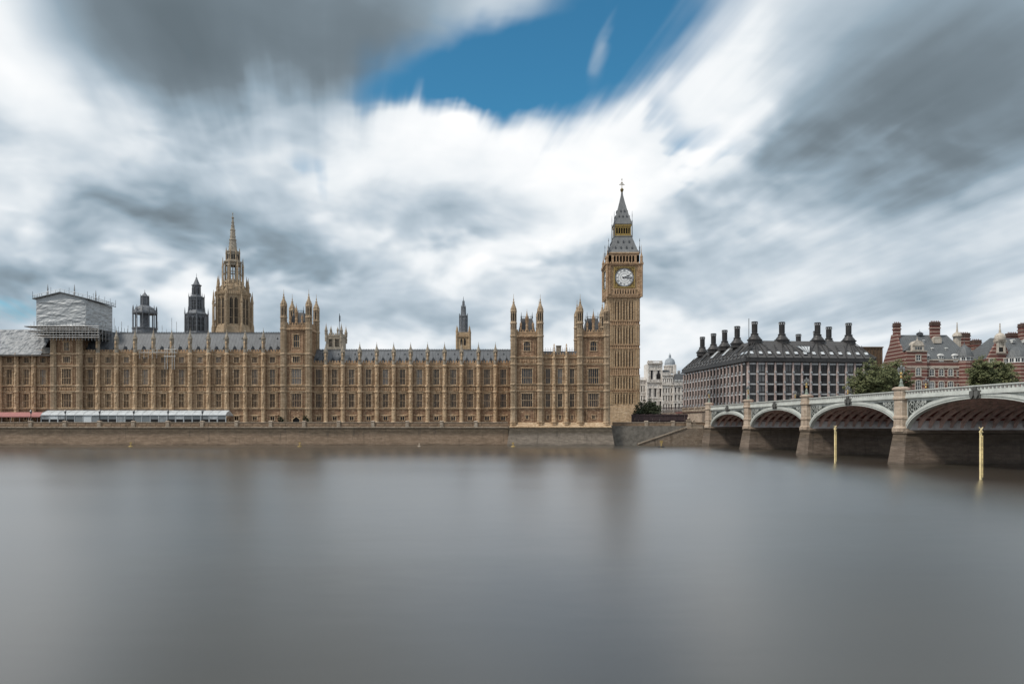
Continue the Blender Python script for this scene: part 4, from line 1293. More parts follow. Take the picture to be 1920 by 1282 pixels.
def dial_parts(fx, rot):
    fr = MB()
    for a, b, c, d in ((-hd, hd, -hd, -hd + .42), (-hd, hd, hd - .42, hd), (-hd, -hd + .42, -hd + .42, hd - .42), (hd - .42, hd, -hd + .42, hd - .42)): fbox(fr, fx, a, b, .003, .38, zc + c, zc + d)
    for s in (-1, 1):
        for q in (-1, 1):
            for (du, dz_, w) in ((3.15, 3.15, .34), (2.72, 3.3, .16), (3.3, 2.72, .16)): fbox(fr, fx, s * du - w, s * du + w, .003, .22, zc + q * dz_ - w, zc + q * dz_ + w)
    d0 = MB()
    for s in (-1, 1): fbox(d0, fx, -hd + .42, hd - .42, .003, .06, zc - hd + .42, zc + hd - .42) if s < 0 else None
    n = 48
    disc = MB()
    ang = [2 * math.pi * i / n for i in range(n)]
    for i in range(n):
        a, b = ang[i], ang[(i + 1) % n]
        disc.poly(fx(0, .12, zc), fx(rad * math.sin(a), .12, zc + rad * math.cos(a)), fx(rad * math.sin(b), .12, zc + rad * math.cos(b)))
    def ring(mb, r0, r1, d, e=.06):
        for i in range(n):
            a, b = ang[i], ang[(i + 1) % n]
            P = lambda r, q, dd: fx(r * math.sin(q), dd, zc + r * math.cos(q))
            mb.poly(P(r0, a, d), P(r1, a, d), P(r1, b, d), P(r0, b, d)); mb.poly(P(r1, a, d), P(r1, a, d - e), P(r1, b, d - e), P(r1, b, d))
    rg = MB(); ring(rg, rad - .06, rad + .24, .3, .26)
    gr = MB(); ring(gr, rad + .24, rad + .40, .26, .24)
    nm = MB(); ring(nm, 2.28, 2.36, .16); ring(nm, 3.12, 3.2, .16); ring(nm, 1.4, 1.46, .16)
    def stroke(r0, t0, r1, t1, ang_, w):
        # a stroke of a numeral standing on the ring at ang_ (tangential offsets t)
        def P(r, tt): return (r * math.sin(ang_) + tt * math.cos(ang_), zc + r * math.cos(ang_) - tt * math.sin(ang_))
        q = [P(r0, t0 - w), P(r0, t0 + w), P(r1, t1 + w), P(r1, t1 - w)]
        nm.poly(*[fx(u, .165, z) for u, z in q])
    for h, s in enumerate(['XII', 'I', 'II', 'III', 'IV', 'V', 'VI', 'VII', 'VIII', 'IX', 'X', 'XI']):
        wid = {'I': .2, 'V': .38, 'X': .4}
        tot = sum(wid[c] for c in s); x = -tot / 2
        for c in s:
            w = wid[c]; A = 2 * math.pi * h / 12
            if c == 'I': stroke(2.45, x + w / 2, 3.05, x + w / 2, A, .055)
            elif c == 'V': stroke(2.45, x + w / 2, 3.05, x + .06, A, .055); stroke(2.45, x + w / 2, 3.05, x + w - .06, A, .03)
            else: stroke(2.45, x + .06, 3.05, x + w - .06, A, .055); stroke(2.45, x + w - .06, 3.05, x + .06, A, .03)
            x += w
    for i in range(60):
        A = 2 * math.pi * i / 60
        stroke(3.2, 0, 3.4, 0, A, .03)
    for i in range(24):
        A = 2 * math.pi * i / 24
        stroke(1.46, 0, 2.28, 0, A, .018)
    dial = obj('clock_dial', disc, WHITE, t)
    obj('corner_panel', d0, plain('dial_spandrel', (.10, .085, .05), .7), dial)
    obj('gilded_frame', fr, GOLD, dial); obj('dial_rim', rg, BLUE, dial); obj('gilded_rim', gr, GOLD, dial); obj('numeral_lettering', nm, BLUE, dial)
    def hand(A, L, w0, tail):
        mb = MB()
        def P(r, tt, d): return fx(r * math.sin(A) + tt * math.cos(A), d, zc + r * math.cos(A) - tt * math.sin(A))
        out = [(-tail, -w0 * 1.6), (-tail, w0 * 1.6), (0, w0), (L * .62, w0 * .9), (L * .7, w0 * 1.5), (L, .02), (L, -.02), (L * .7, -w0 * 1.5), (L * .62, -w0 * .9), (0, -w0)]
        mb.poly(*[P(r, q, .34) for r, q in out]); mb.poly(*[P(r, q, .25) for r, q in out][::-1])
        for i in range(len(out)):
            a, b = out[i], out[(i + 1) % len(out)]
            mb.poly(P(*a, .34), P(*a, .25), P(*b, .25), P(*b, .34))
        return mb
    hh, mm_ = 2, 16.5
    obj('hour_hand', hand(math.pi * 2 * (hh + mm_ / 60) / 12, 2.3, .17, .7), BLUE, dial)
    obj('minute_hand', hand(math.pi * 2 * mm_ / 60, 3.3, .11, .9), BLUE, dial)


fcs = faces(hc)
for fx in fcs[:3]: dial_parts(fx, 0)
# belfry
hb = 5.9
m = MB()
m.box(cx - hb, cx + hb, cy - hb, cy + hb, kz(494.5), kz(492.3)); m.box(cx - hb, cx + hb, cy - hb, cy + hb, kz(478.5), kz(475)); m.box(cx - hb + 1.2, cx + hb - 1.2, cy - hb + 1.2, cy + hb - 1.2, kz(492.3), kz(478.5))
for fx in faces(hb):
    for k in range(8):
        u = -4.2 + 1.2 * k
        fbox(m, fx, u - .2, u + .2, -.55, .0, kz(492.3), kz(478.5))
        if k < 7:
            for s in (0, 1):
                a = [fx(u + .2, -.05, kz(478.5)), fx(u + .6, -.05, kz(478.5)), fx(u + .2, -.05, kz(481.5))] if s == 0 else [fx(u + .6, -.05, kz(478.5)), fx(u + 1.0, -.05, kz(478.5)), fx(u + 1.0, -.05, kz(481.5))]
                m.poly(*a)
    for s in (-1, 1): fbox(m, fx, s * 5.15 - .75, s * 5.15 + .75, -1.0, .0, kz(492.3), kz(478.5))
obj('belfry', m, STONE, t)
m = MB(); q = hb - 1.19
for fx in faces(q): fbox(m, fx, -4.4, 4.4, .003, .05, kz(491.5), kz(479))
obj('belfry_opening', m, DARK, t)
m = MB(); m.box(cx - hb - .3, cx + hb + .3, cy - hb - .3, cy + hb + .3, kz(475), kz(473.2)); obj('gilded_cornice', m, STONE_P, t)
m = MB(); m.taper(cx - 6.0, cx + 6.0, cy - 6.0, cy + 6.0, kz(473.2), cx - 5.2, cx + 5.2, cy - 5.2, cy + 5.2, kz(467)); m.taper(cx - 5.2, cx + 5.2, cy - 5.2, cy + 5.2, kz(467), cx - 3.45, cx + 3.45, cy - 3.45, cy + 3.45, kz(444)); m.box(cx - 3.6, cx + 3.6, cy - 3.6, cy + 3.6, kz(444), kz(442.2))
ro = obj('lower_roof', m, TOWER_ROOF, t)
dm = MB(); dm.extr([(-.24, 0), (.24, 0), (.24, .55), (0, 1.15), (-.24, .55)], -.12, .6); dmm = mesh(dm, LEADG)
for py, us in ((466.5, (-3.2, -1.07, 1.07, 3.2)), (455.5, (-2.2, 0, 2.2))):
    zz = kz(py); f = (zz - kz(467)) / (kz(444) - kz(467)); hh = 5.2 + (3.45 - 5.2) * max(0, f)
    for i, fx in enumerate(faces(hh)[:3]):
        for u in us: put('roof_dormer', dmm, ro, INV[t.name] @ Vector(fx(u, .05, zz)), (0, -math.pi / 2, math.pi / 2)[i], world=False)
m = MB()
for s in (-1, 1):
    for q in (-1, 1):
        m.lathe(cx + s * 6.0, cy + q * 6.0, [(.3, kz(475)), (.22, kz(466)), (.3, kz(465)), (.1, kz(462)), (.06, kz(455)), (.16, kz(454)), (.03, kz(449))], 6)
        m.lathe(cx + s * 3.5, cy + q * 3.5, [(.22, kz(445)), (.16, kz(416)), (.2, kz(415)), (.06, kz(412)), (.1, kz(405)), (.03, kz(397))], 6)
obj('corner_finial_frame', m, LEAD, t)
m = MB(); hl = 3.0
m.box(cx - hl - .3, cx + hl + .3, cy - hl - .3, cy + hl + .3, kz(442.2), kz(440.5)); m.box(cx - hl - .3, cx + hl + .3, cy - hl - .3, cy + hl + .3, kz(424), kz(420))
for fx in faces(hl):
    for k in range(7):
        u = -2.85 + .95 * k
        fbox(m, fx, u - .12, u + .12, -.3, .12, kz(440.5), kz(424))
        if k < 6: fbox(m, fx, u + .17, u + .78, -.2, -.05, kz(427), kz(424)); fbox(m, fx, u + .17, u + .78, -.2, .06, kz(440.5), kz(437.5))
obj('gilded_lantern', m, GOLD, t)
m = MB(); m.box(cx - hl + .5, cx + hl - .5, cy - hl + .5, cy + hl - .5, kz(440), kz(424)); obj('lantern_core', m, DARK, t)
m = MB(); m.taper(cx - 3.6, cx + 3.6, cy - 3.6, cy + 3.6, kz(420), cx - 3.3, cx + 3.3, cy - 3.3, cy + 3.3, kz(415.5))
prof = [(3.3, 415.5), (2.35, 402), (1.6, 389), (.95, 377), (.42, 366), (.3, 360)]
for (a, pa), (b, pb_) in zip(prof, prof[1:]): m.taper(cx - a, cx + a, cy - a, cy + a, kz(pa), cx - b, cx + b, cy - b, cy + b, kz(pb_))
ro = obj('spire', m, TOWER_ROOF, t)
dm = MB(); dm.extr([(-.22, 0), (.22, 0), (.22, .4), (0, .95), (-.22, .4)], -.15, .5); dmm2 = mesh(dm, LEADG)
for py, hh, us in ((407, 2.7, (-1.5, 0, 1.5)), (397, 2.06, (-.7, .7))):
    for i, fx in enumerate(faces(hh)[:3]):
        for u in us: put('roof_dormer', dmm2, ro, INV[t.name] @ Vector(fx(u, .05, kz(py))), (0, -math.pi / 2, math.pi / 2)[i], world=False)
m = MB(); m.lathe(cx, cy, [(.3, kz(361)), (.6, kz(357.5)), (.75, kz(355.5)), (.4, kz(353.5)), (.12, kz(352)), (.1, kz(345)), (.35, kz(344)), (.1, kz(342)), (.07, kz(338)), (.2, kz(337)), (.03, kz(334))], 8)
m.box(cx - 1.0, cx + 1.0, cy - .07, cy + .07, kz(347.2), kz(346.2)); m.box(cx - .07, cx + .07, cy - 1, cy - .071, kz(347.2), kz(346.2))
for s in (-1, 1): m.tube((cx + s * 1.0, cy, kz(346.6)), (cx + s * .1, cy, kz(342)), .07, 5)
obj('finial_orb', m, plain('old_gilding', (.16, .12, .05), .5, .4), t)

# ------------------------------------------------------------------ terrace: marquee, awning, lamps
TENT = plain('marquee_canvas', (.46, .485, .50), .6, var=.15)
TENTW = mat('marquee_wall', glass_fn((.16, .18, .19), (.62, .66, .68)))
xa, xb = PX(78, 242), PX(424, 242)
t = T('marquee', 'long white marquee with clear panelled sides on the terrace behind the river parapet', 'marquee', ((xa + xb) / 2, 242, Z0))
zE, zR = PZ(778, 242), PZ(769.5, 245)
m = MB(); m.extx([(241.6, zE), (242.6, zE + .75), (245, zR), (248.4, zE), (248.4, zE - .2), (241.6, zE - .2)], xa, xb)
obj('canopy', m, TENT, t)
nb = 22
fr = MB(); fr.box(-.09, .09, -.08, .08, 0, zE - .2 - Z0); frm = mesh(fr, plain('tent_frame', (.5, .52, .53), .5, .3))
s = (xb - xa) / nb
pn = MB(); pn.box(-s / 2 + .1, s / 2 - .1, 0, .04, .05, zE - .25 - Z0); pnm = mesh(pn, TENTW)
dk = MB(); dk.box(-s / 2 + .25, s / 2 - .25, -.05, -.003, .9, 2.1); dkm = mesh(dk, DARK)
for i in range(nb + 1): put('frame_post', frm, t, (xa + s * i, 241.75, Z0))
for i in range(nb):
    o = put('side_panel', pnm, t, (xa + s * (i + .5), 241.75, Z0))
    if i in (0, 1, 2, 3, 7, 8, 10, 13, 15, 16, 17, 18, 19, 20, 21): put('window', dkm, o)
m = MB()
for i in range(nb + 1): m.path([(xa + s * i, 241.55, zE), (xa + s * i, 242.6, zE + .8), (xa + s * i, 245, zR + .05)], .05, 4)
m.tube((xa, 245, zR + .05), (xb, 245, zR + .05), .05, 4); m.tube((xa, 241.55, zE), (xb, 241.55, zE), .05, 4)
obj('roof_rib', m, frm.materials[0], t)
PINK = plain('pink_canvas', (.36, .16, .15), .7, var=.12)
xa2 = PX(-250, 242)
t = T('awning', 'long dusty pink awning on thin posts at the far left of the terrace', 'awning', ((xa2 + xa) / 2, 242, Z0))
m = MB(); m.extx([(241.2, PZ(780, 242)), (245, PZ(772.5, 245)), (248.4, PZ(772.5, 245)), (248.4, PZ(774, 245)), (245, PZ(774, 245)), (241.3, PZ(782, 242)), (241.2, PZ(782, 242))], xa2, xa - .15)
obj('canopy', m, PINK, t)
pm = MB(); pm.tube((0, 0, 0), (0, 0, PZ(781, 242) - Z0), .07, 6); pmm = mesh(pm, plain('awning_post', (.35, .3, .28)))
for i in range(20): put('post', pmm, t, (xa2 + 1 + i * 2.75, 241.5, Z0))

lm = MB(); lm.lathe(0, 0, [(.3, 0), (.3, .3), (.16, .5), (.11, 1.0), (.08, 1.9), (.14, 2.0), (.06, 2.1)], 8)
lmp = mesh(lm, BLACK)
lg = MB(); lg.lathe(0, 0, [(.12, 2.1), (.3, 2.35), (.34, 2.9), (.38, 2.92), (.2, 3.2), (.06, 3.35), (.03, 3.55)], 6)
lgm = mesh(lg, plain('lamp_glass_dark', (.10, .11, .12), .25))
TL = [(57, 'iron lamp on the river parapet in front of the pink awning'), (121.5, 'iron lamp on the parapet nearest the left end of the white marquee'), (186, 'iron parapet lamp before the marquee, below the right edge of the sheeted box'),
      (250, 'iron parapet lamp before the marquee, below the squat columned lantern'), (314.5, 'iron parapet lamp before the marquee, below the three pale scaffold poles'), (379, 'iron parapet lamp close to the right hand end of the white marquee')]
for px, lab in TL:
    t = T('terrace_lamp', lab, 'lamp', (PX(px, Yw), Yw + .25, 7.5), 0, 'iron lamps on the river parapet')
    put('post', lmp, t, world=False); put('lantern', lgm, t, world=False)

# shrubs on the terrace
LEAF = []


def leaf_mat(name, c, c2):
    def fn(g, b):
        n = g.noise(pos(g), .35, 3, .6); n2 = g.noise(pos(g), 2.4, 2, .6)
        a = g.mix(g.smooth(n, .35, .65), (*c, 1), (*c2, 1))
        link(g, g.mix(g.m('MULTIPLY', n2, .6), a, (c[0] * .4, c[1] * .42, c[2] * .4, 1)), b.inputs['Base Color'])
        b.inputs['Roughness'].default_value = .75
        b.inputs['Specular IOR Level'].default_value = .25
    return mat(name, fn)


LEAF_G = leaf_mat('plane_tree_leaves', (.095, .110, .048), (.17, .178, .082))
LEAF_D = leaf_mat('dark_leaves', (.030, .040, .020), (.058, .068, .030))
BARK = plain('bark', (.07, .055, .042), .9, var=.4)


def crown_mesh(lobes, n, size, seed, mt):
    rnd = random.Random(seed); m = MB()
    vol = [l[3] * l[4] * l[5] for l in lobes]; tot = sum(vol)
    for (x, y, z, rx, ry, rz), v in zip(lobes, vol):
        k = int(n * v / tot)
        clumps = []
        for _ in range(max(8, k // 28)):
            d = Vector((rnd.gauss(0, 1), rnd.gauss(0, 1), rnd.gauss(0, 1))).normalized()
            r_ = rnd.uniform(.5, 1.12)
            clumps.append((d * r_, rnd.uniform(.13, .26)))
        for _ in range(k):
            d, cr = rnd.choice(clumps)
            e = Vector((rnd.gauss(0, 1), rnd.gauss(0, 1), rnd.gauss(0, .8))) * cr * .62
            p = d + e
            c = Vector((x + p.x * rx, y + p.y * ry, z + p.z * rz))
            a = Vector((rnd.gauss(0, 1), rnd.gauss(0, 1), rnd.gauss(0, .7))).normalized(); b = a.orthogonal().normalized()
            s = size * rnd.uniform(.6, 1.35)
            m.poly(c - a * s, c - b * s * .6, c + a * s, c + b * s * .6)
    return m


def tree(label, x, y, z0, lobes, n, size, seed, mt, trunk_r=.45, group=None, cat='tree'):
    t = T('tree' if cat == 'tree' else 'shrub', label, cat, (x, y, z0), 0, group)
    m = MB()
    zl = min(l[2] - l[5] * .6 for l in lobes)
    m.tube((x, y, z0), (x + .1, y, zl + .6), trunk_r, 8, trunk_r * .7)
    for l in lobes:
        mid = Vector((x * .5 + l[0] * .5, y * .5 + l[1] * .5, zl * .55 + l[2] * .45))
        m.tube((x + .1, y, zl), mid, trunk_r * .55, 6, trunk_r * .35); m.tube(mid, (l[0], l[1], l[2] + l[5] * .4), trunk_r * .35, 6, .05)
        for k in range(3):
            a = seed + k * 2.1
            m.tube(mid, (l[0] + l[3] * .6 * math.cos(a), l[1] + l[4] * .6 * math.sin(a), l[2] + l[5] * .2 * (k - 1)), trunk_r * .22, 5, .04)
    obj('trunk', m, BARK, t)
    obj('crown', crown_mesh(lobes, n, size, seed, mt), mt, t)
    return t


def lob(px, py, Y, rx, rz, dy=0, ry=None): return (PX(px, Y), Y + dy, PZ(py, Y), rx, ry or rx, rz)


Yt = 272
tree('broad green plane tree behind the bridge at the right end of the dark roofed office', PX(1627, Yt), Yt, Z0, [lob(1612, 711, Yt, 4.0, 3.8), lob(1635, 700, Yt, 4.6, 4.4, 1), lob(1655, 708, Yt, 4.4, 4.2, -1), lob(1628, 722, Yt, 6.5, 3.6), lob(1600, 724, Yt, 2.6, 2.4, 1), lob(1645, 726, Yt, 5.5, 3.4, 1)], 9000, .38, 3, LEAF_G, group='trees along the embankment')
tree('narrower plane tree behind the bridge before the left bay of the striped brick house', PX(1679, Yt + 4), Yt + 4, Z0, [lob(1677, 692, Yt + 4, 3.6, 3.9), lob(1667, 705, Yt + 4, 3.6, 3.4, 1), lob(1690, 712, Yt + 4, 3.4, 3.8), lob(1676, 722, Yt + 4, 5.0, 4.0, 1)], 6000, .38, 5, LEAF_G, group='trees along the embankment')
tree('round dark green tree between the two striped brick houses', PX(1842, Yt), Yt, Z0, [lob(1837, 688, Yt, 3.4, 3.2), lob(1850, 695, Yt, 3.8, 3.8, 1), lob(1833, 704, Yt, 3.2, 3.4), lob(1846, 713, Yt, 5.0, 3.8, 1)], 6000, .38, 8, LEAF_G, group='trees along the embankment')
tree('wide dark green tree against the curved window bay of the far right brick house', PX(1878, Yt + 3), Yt + 3, Z0, [lob(1868, 690, Yt + 3, 3.2, 3.2), lob(1881, 693, Yt + 3, 3.6, 3.8, 1), lob(1889, 706, Yt + 3, 2.7, 3.2), lob(1873, 713, Yt + 3, 5.2, 3.6)], 6000, .38, 9, LEAF_G, group='trees along the embankment')
tree('dark bushy tree at the foot of the clock tower above the hoarding', PX(1212, 258), 258, Z0, [lob(1204, 770, 258, 2.6, 2.8), lob(1216, 764, 258, 2.8, 2.6, 1), lob(1228, 771, 258, 2.6, 2.4), lob(1213, 777, 258, 4.4, 2.2), lob(1234, 778, 258, 1.8, 1.6), lob(1194, 779, 258, 1.8, 1.7)], 7000, .27, 12, LEAF_D, .3)
for px, lab in ((524, 'small dark shrub left of the arched terrace doorway'), (572, 'small dark shrub right of the arched terrace doorway')):
    tree(lab, PX(px, 246), 246, Z0, [lob(px, 784.5, 246, .8, .9), lob(px + 3, 787, 246, .8, .8)], 900, .14, px, LEAF_D, .06, 'shrubs beside the terrace doorway', 'shrub')

# hoarding and railings between the clock tower and the bridge
HOARD = plain('dark_maroon_boards', (.045, .026, .028), .7, var=.3)
t = T('hoarding', 'dark maroon board hoarding along the wall top from clock tower to bridge', 'hoarding', (PX(1240, 244), 244, Z0))
a, b = PX(1184, 244), PX(1290, 244)
m = MB(); n = 16
for i in range(n): m.box(a + (b - a) * i / n, a + (b - a) * (i + 1) / n - .06, 244, 244.15, Z0, PZ(776.5, 244) + .1 * (i % 2))
obj('board', m, HOARD, t)
m = MB(); m.box(a, b, 243.85, 243.99, PZ(777, 244) - .3, PZ(777, 244) - .15); m.box(a, b, 243.85, 243.99, 7.5, 7.65); obj('rail', m, HOARD, t)
t = T('railing_fence', 'dark iron railings before the white palatial buildings, left of the bridge', 'fence', (PX(1285, 266), 266, Z0))
a, b = PX(1238, 266), PX(1332, 266)
m = MB()
n = 60
for i in range(n + 1):
    x = a + (b - a) * i / n; m.box(x - .07, x + .07, 266, 266.1, Z0, PZ(762 + 1.5 * (1 - i / n), 266))
for z in (PZ(764, 266), 9, Z0 + .2): m.box(a, b, 266.1, 266.16, z - .1, z + .1)
obj('rail_grille', m, HOARD, t)
m = MB(); m.box(a, b, 266.4, 266.9, Z0, 9.4); obj('plinth', m, HOARD, t)

# ------------------------------------------------------------------ river markers
YEL = plain('yellow_paint', (.34, .24, .09), .5, var=.25)
YELP = plain('pale_yellow_paint', (.80, .66, .36), .5, var=.25, scale=1.2)
for px, Y, lab in ((245, 225, 'small yellow marker standing in the water below the columned lantern'), (562, 225, 'small yellow marker in the water below the four turreted tower'), (786, 226, 'small faint tan marker in the water below the two storey wing'),
                   (962, 224, 'small yellow marker at the left corner of the pavilion foundation'), (1240, 221, 'orange yellow marker buoy in the water before the river stairs')):
    t = T('marker_buoy', lab, 'buoy', (PX(px, Y), Y, 0), 0, 'yellow river markers')
    big = 1.1 if px == 1240 else (.6 if px == 786 else .75)
    x = PX(px, Y)
    mt_ = LEDGE if px == 786 else YEL
    m = MB(); m.lathe(x, Y, [(.75 * big, -.3), (.85 * big, 0), (.8 * big, .22), (.3 * big, .32)], 12); obj('float', m, BLACK if px == 1240 else mt_, t)
    m = MB(); m.lathe(x, Y, [(.2 * big, .3), (.14 * big, 1.3 * big)], 8); m.box(x - .4 * big, x + .4 * big, Y - .05, Y + .05, 1.05 * big, 1.7 * big); obj('topmark', m, mt_, t)
for px, py0, py1, lab in ((1566, 868, 798, 'tall yellow pile with a cross topmark before the second bridge arch from the pier lamp'), (1839, 899, 803, 'tall yellow pile with a cross topmark before the widest arch at far right')):
    Y = F * H / (py0 - 792); x = PX(px, Y); zt = PZ(py1 + 4, Y)
    lab = 'tall yellow pile with cross topmark, ' + ('farther one, before the third arch from the bank' if px < 1700 else 'nearest the camera, before the widest arch at far right')
    t = T('marker_pile', lab, 'marker post', (x, Y, 0), 0, 'yellow marker piles')
    m = MB(); m.lathe(x, Y, [(.16, -2), (.16, zt - 1), (.15, zt - .9), (.15, zt)], 12)
    obj('pile', m, YELP, t)
    m = MB()
    for i in range(9):
        z = .6 + i * .65
        m.box(x - .10, x + .10, Y - .24, Y - .165, z, z + .07)
    m.box(x - .13, x - .09, Y - .25, Y - .165, .3, zt - .6); m.box(x + .09, x + .13, Y - .25, Y - .165, .3, zt - .6)
    obj('ladder_frame', m, YELP, t)
    m = MB()
    c = (x - .1, Y - .22, zt + .1)
    for s in (-1, 1): m.tube((c[0] - .24 * s, c[1], c[2] - .3), (c[0] + .24 * s, c[1], c[2] + .3), .05, 6)
    obj('topmark', m, YELP, t)
    m = MB(); m.lathe(x + .1, Y, [(.12, zt), (.12, zt + .2), (.16, zt + .22), (.05, zt + .35)], 8); obj('lamp', m, LEDGE, t)

# ------------------------------------------------------------------ the bridge
BR0 = (59.84, 235.6, 0.0); BRA = math.atan2(-.9982, .0600)
t = T('bridge', 'pale green iron arch bridge on battered stone piers crossing the river at right', 'bridge', BR0, BRA)
U = [0, 32.66, 67.4, 104.0, 142.2, 178.8]
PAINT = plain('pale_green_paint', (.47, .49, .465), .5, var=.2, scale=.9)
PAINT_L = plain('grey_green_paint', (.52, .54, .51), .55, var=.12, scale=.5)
RIB = plain('shaded_iron', (.60, .42, .37), .6, var=.3)  # grey-green ironwork with its reddish tint in shade put into the colour
BASIN = plain('soffit_iron', (.32, .12, .10), .8, var=.3)  # underside colour carries the same red shade tint
PIERST = stone('pier_granite', (.46, .36, .28), (.52, .42, .33), (.56, .48, .40), course=.6)
PIERB = mat('tidal_pier', None) if False else None


def pierbase_fn(g, b):
    riverwall_fn((.26, .20, .155), (.215, .16, .122), (.13, .092, .062))(g, b)


PIERB = mat('tidal_pier_granite', pierbase_fn)
GREY = plain('grey_skewback', (.70, .68, .68), .6, var=.2)


def zpar(u):
    k = [(-40, 11.7), (0, 11.95), (33, 12.1), (67, 12.2), (104, 12.3), (125, 12.33), (145, 12.3), (200, 12.2)]
    for (a, za), (b, zb) in zip(k, k[1:]):
        if u <= b: return za + (zb - za) * (u - a) / (b - a)
    return 12.2


W = 26.0


def hexpl(w, f, r_, z): return [(-w, f + w * .9, z), (0, f, z), (w, f + w * .9, z), (w, r_ - w * .9, z), (0, r_, z), (-w, r_ - w * .9, z)]


pb_ = MB()
rings = [hexpl(2.0, -2.9, W + 2.9, -1), hexpl(1.92, -2.7, W + 2.7, .3), hexpl(1.68, -2.1, W + 2.1, 3.4), hexpl(1.55, -1.75, W + 1.75, 5.0), hexpl(1.75, -1.95, W + 1.95, 5.1), hexpl(1.75, -1.95, W + 1.95, 5.4), hexpl(1.45, -1.6, W + 1.6, 5.7)]
for a, b in zip(rings, rings[1:]):
    for i in range(6): pb_.poly(a[i], a[(i + 1) % 6], b[(i + 1) % 6], b[i])
pb_.poly(*rings[-1])
pbm = mesh(pb_, PIERB)
ps = MB(); ps.lathe(0, -.35, [(1.45, 5.4), (1.45, 6.0), (1.2, 6.3), (1.15, 7.5), (1.28, 7.6), (1.28, 7.9), (1.12, 8.05), (1.08, 10.7), (1.3, 10.85), (1.3, 11.2), (1.15, 11.3), (1.15, 12.35), (1.4, 12.5), (1.4, 12.75), (.9, 12.95)], 8)
psm = mesh(ps, PIERST)
ps2 = MB(); ps2.lathe(0, W + .35, [(1.2, 5.4), (1.1, 10.7), (1.15, 12.35), (1.4, 12.5), (.9, 12.95)], 8); psm2 = mesh(ps2, PIERST)
sk = MB(); sk.box(-1.3, 1.3, .45, W - .45, 5.2, 7.25); skm = mesh(sk, GREY)
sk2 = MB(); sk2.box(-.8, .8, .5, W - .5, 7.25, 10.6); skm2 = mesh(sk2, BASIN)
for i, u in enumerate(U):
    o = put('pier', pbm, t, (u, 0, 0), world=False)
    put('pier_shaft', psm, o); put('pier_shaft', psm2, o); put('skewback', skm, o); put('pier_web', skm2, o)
m = MB(); m.box(-9, -1.4, .3, W - .3, -1, 10.6); obj('abutment', m, PIERB, t, world=False)
crown = [9.35, 9.95, 10.2, 10.45, 10.2]
N = 36


def soff(i, x):
    a, b = U[i] + 1.15, U[i + 1] - 1.15
    c, h = (a + b) / 2, (b - a) / 2
    q = max(0, 1 - ((x - c) / h) ** 2)
    return 5.25 + (crown[i] - 5.25) * q ** .5


def samp(i):
    a, b = U[i] + 1.15, U[i + 1] - 1.15
    c, h = (a + b) / 2, (b - a) / 2
    return [c - h * math.cos(math.pi * k / N) for k in range(N + 1)]


def offs(i, d):
    """curve parallel to the soffit, d outside it"""
    a, b = U[i] + 1.15, U[i + 1] - 1.15
    c, h = (a + b) / 2, (b - a) / 2; rz = crown[i] - 5.25
    out = []
    for k in range(N + 1):
        th = math.pi * k / N
        nx, nz = -math.cos(th) / h, math.sin(th) / rz
        L = math.hypot(nx, nz)
        out.append((c - h * math.cos(th) + nx / L * d, 5.25 + rz * math.sin(th) + nz / L * d))
    return out


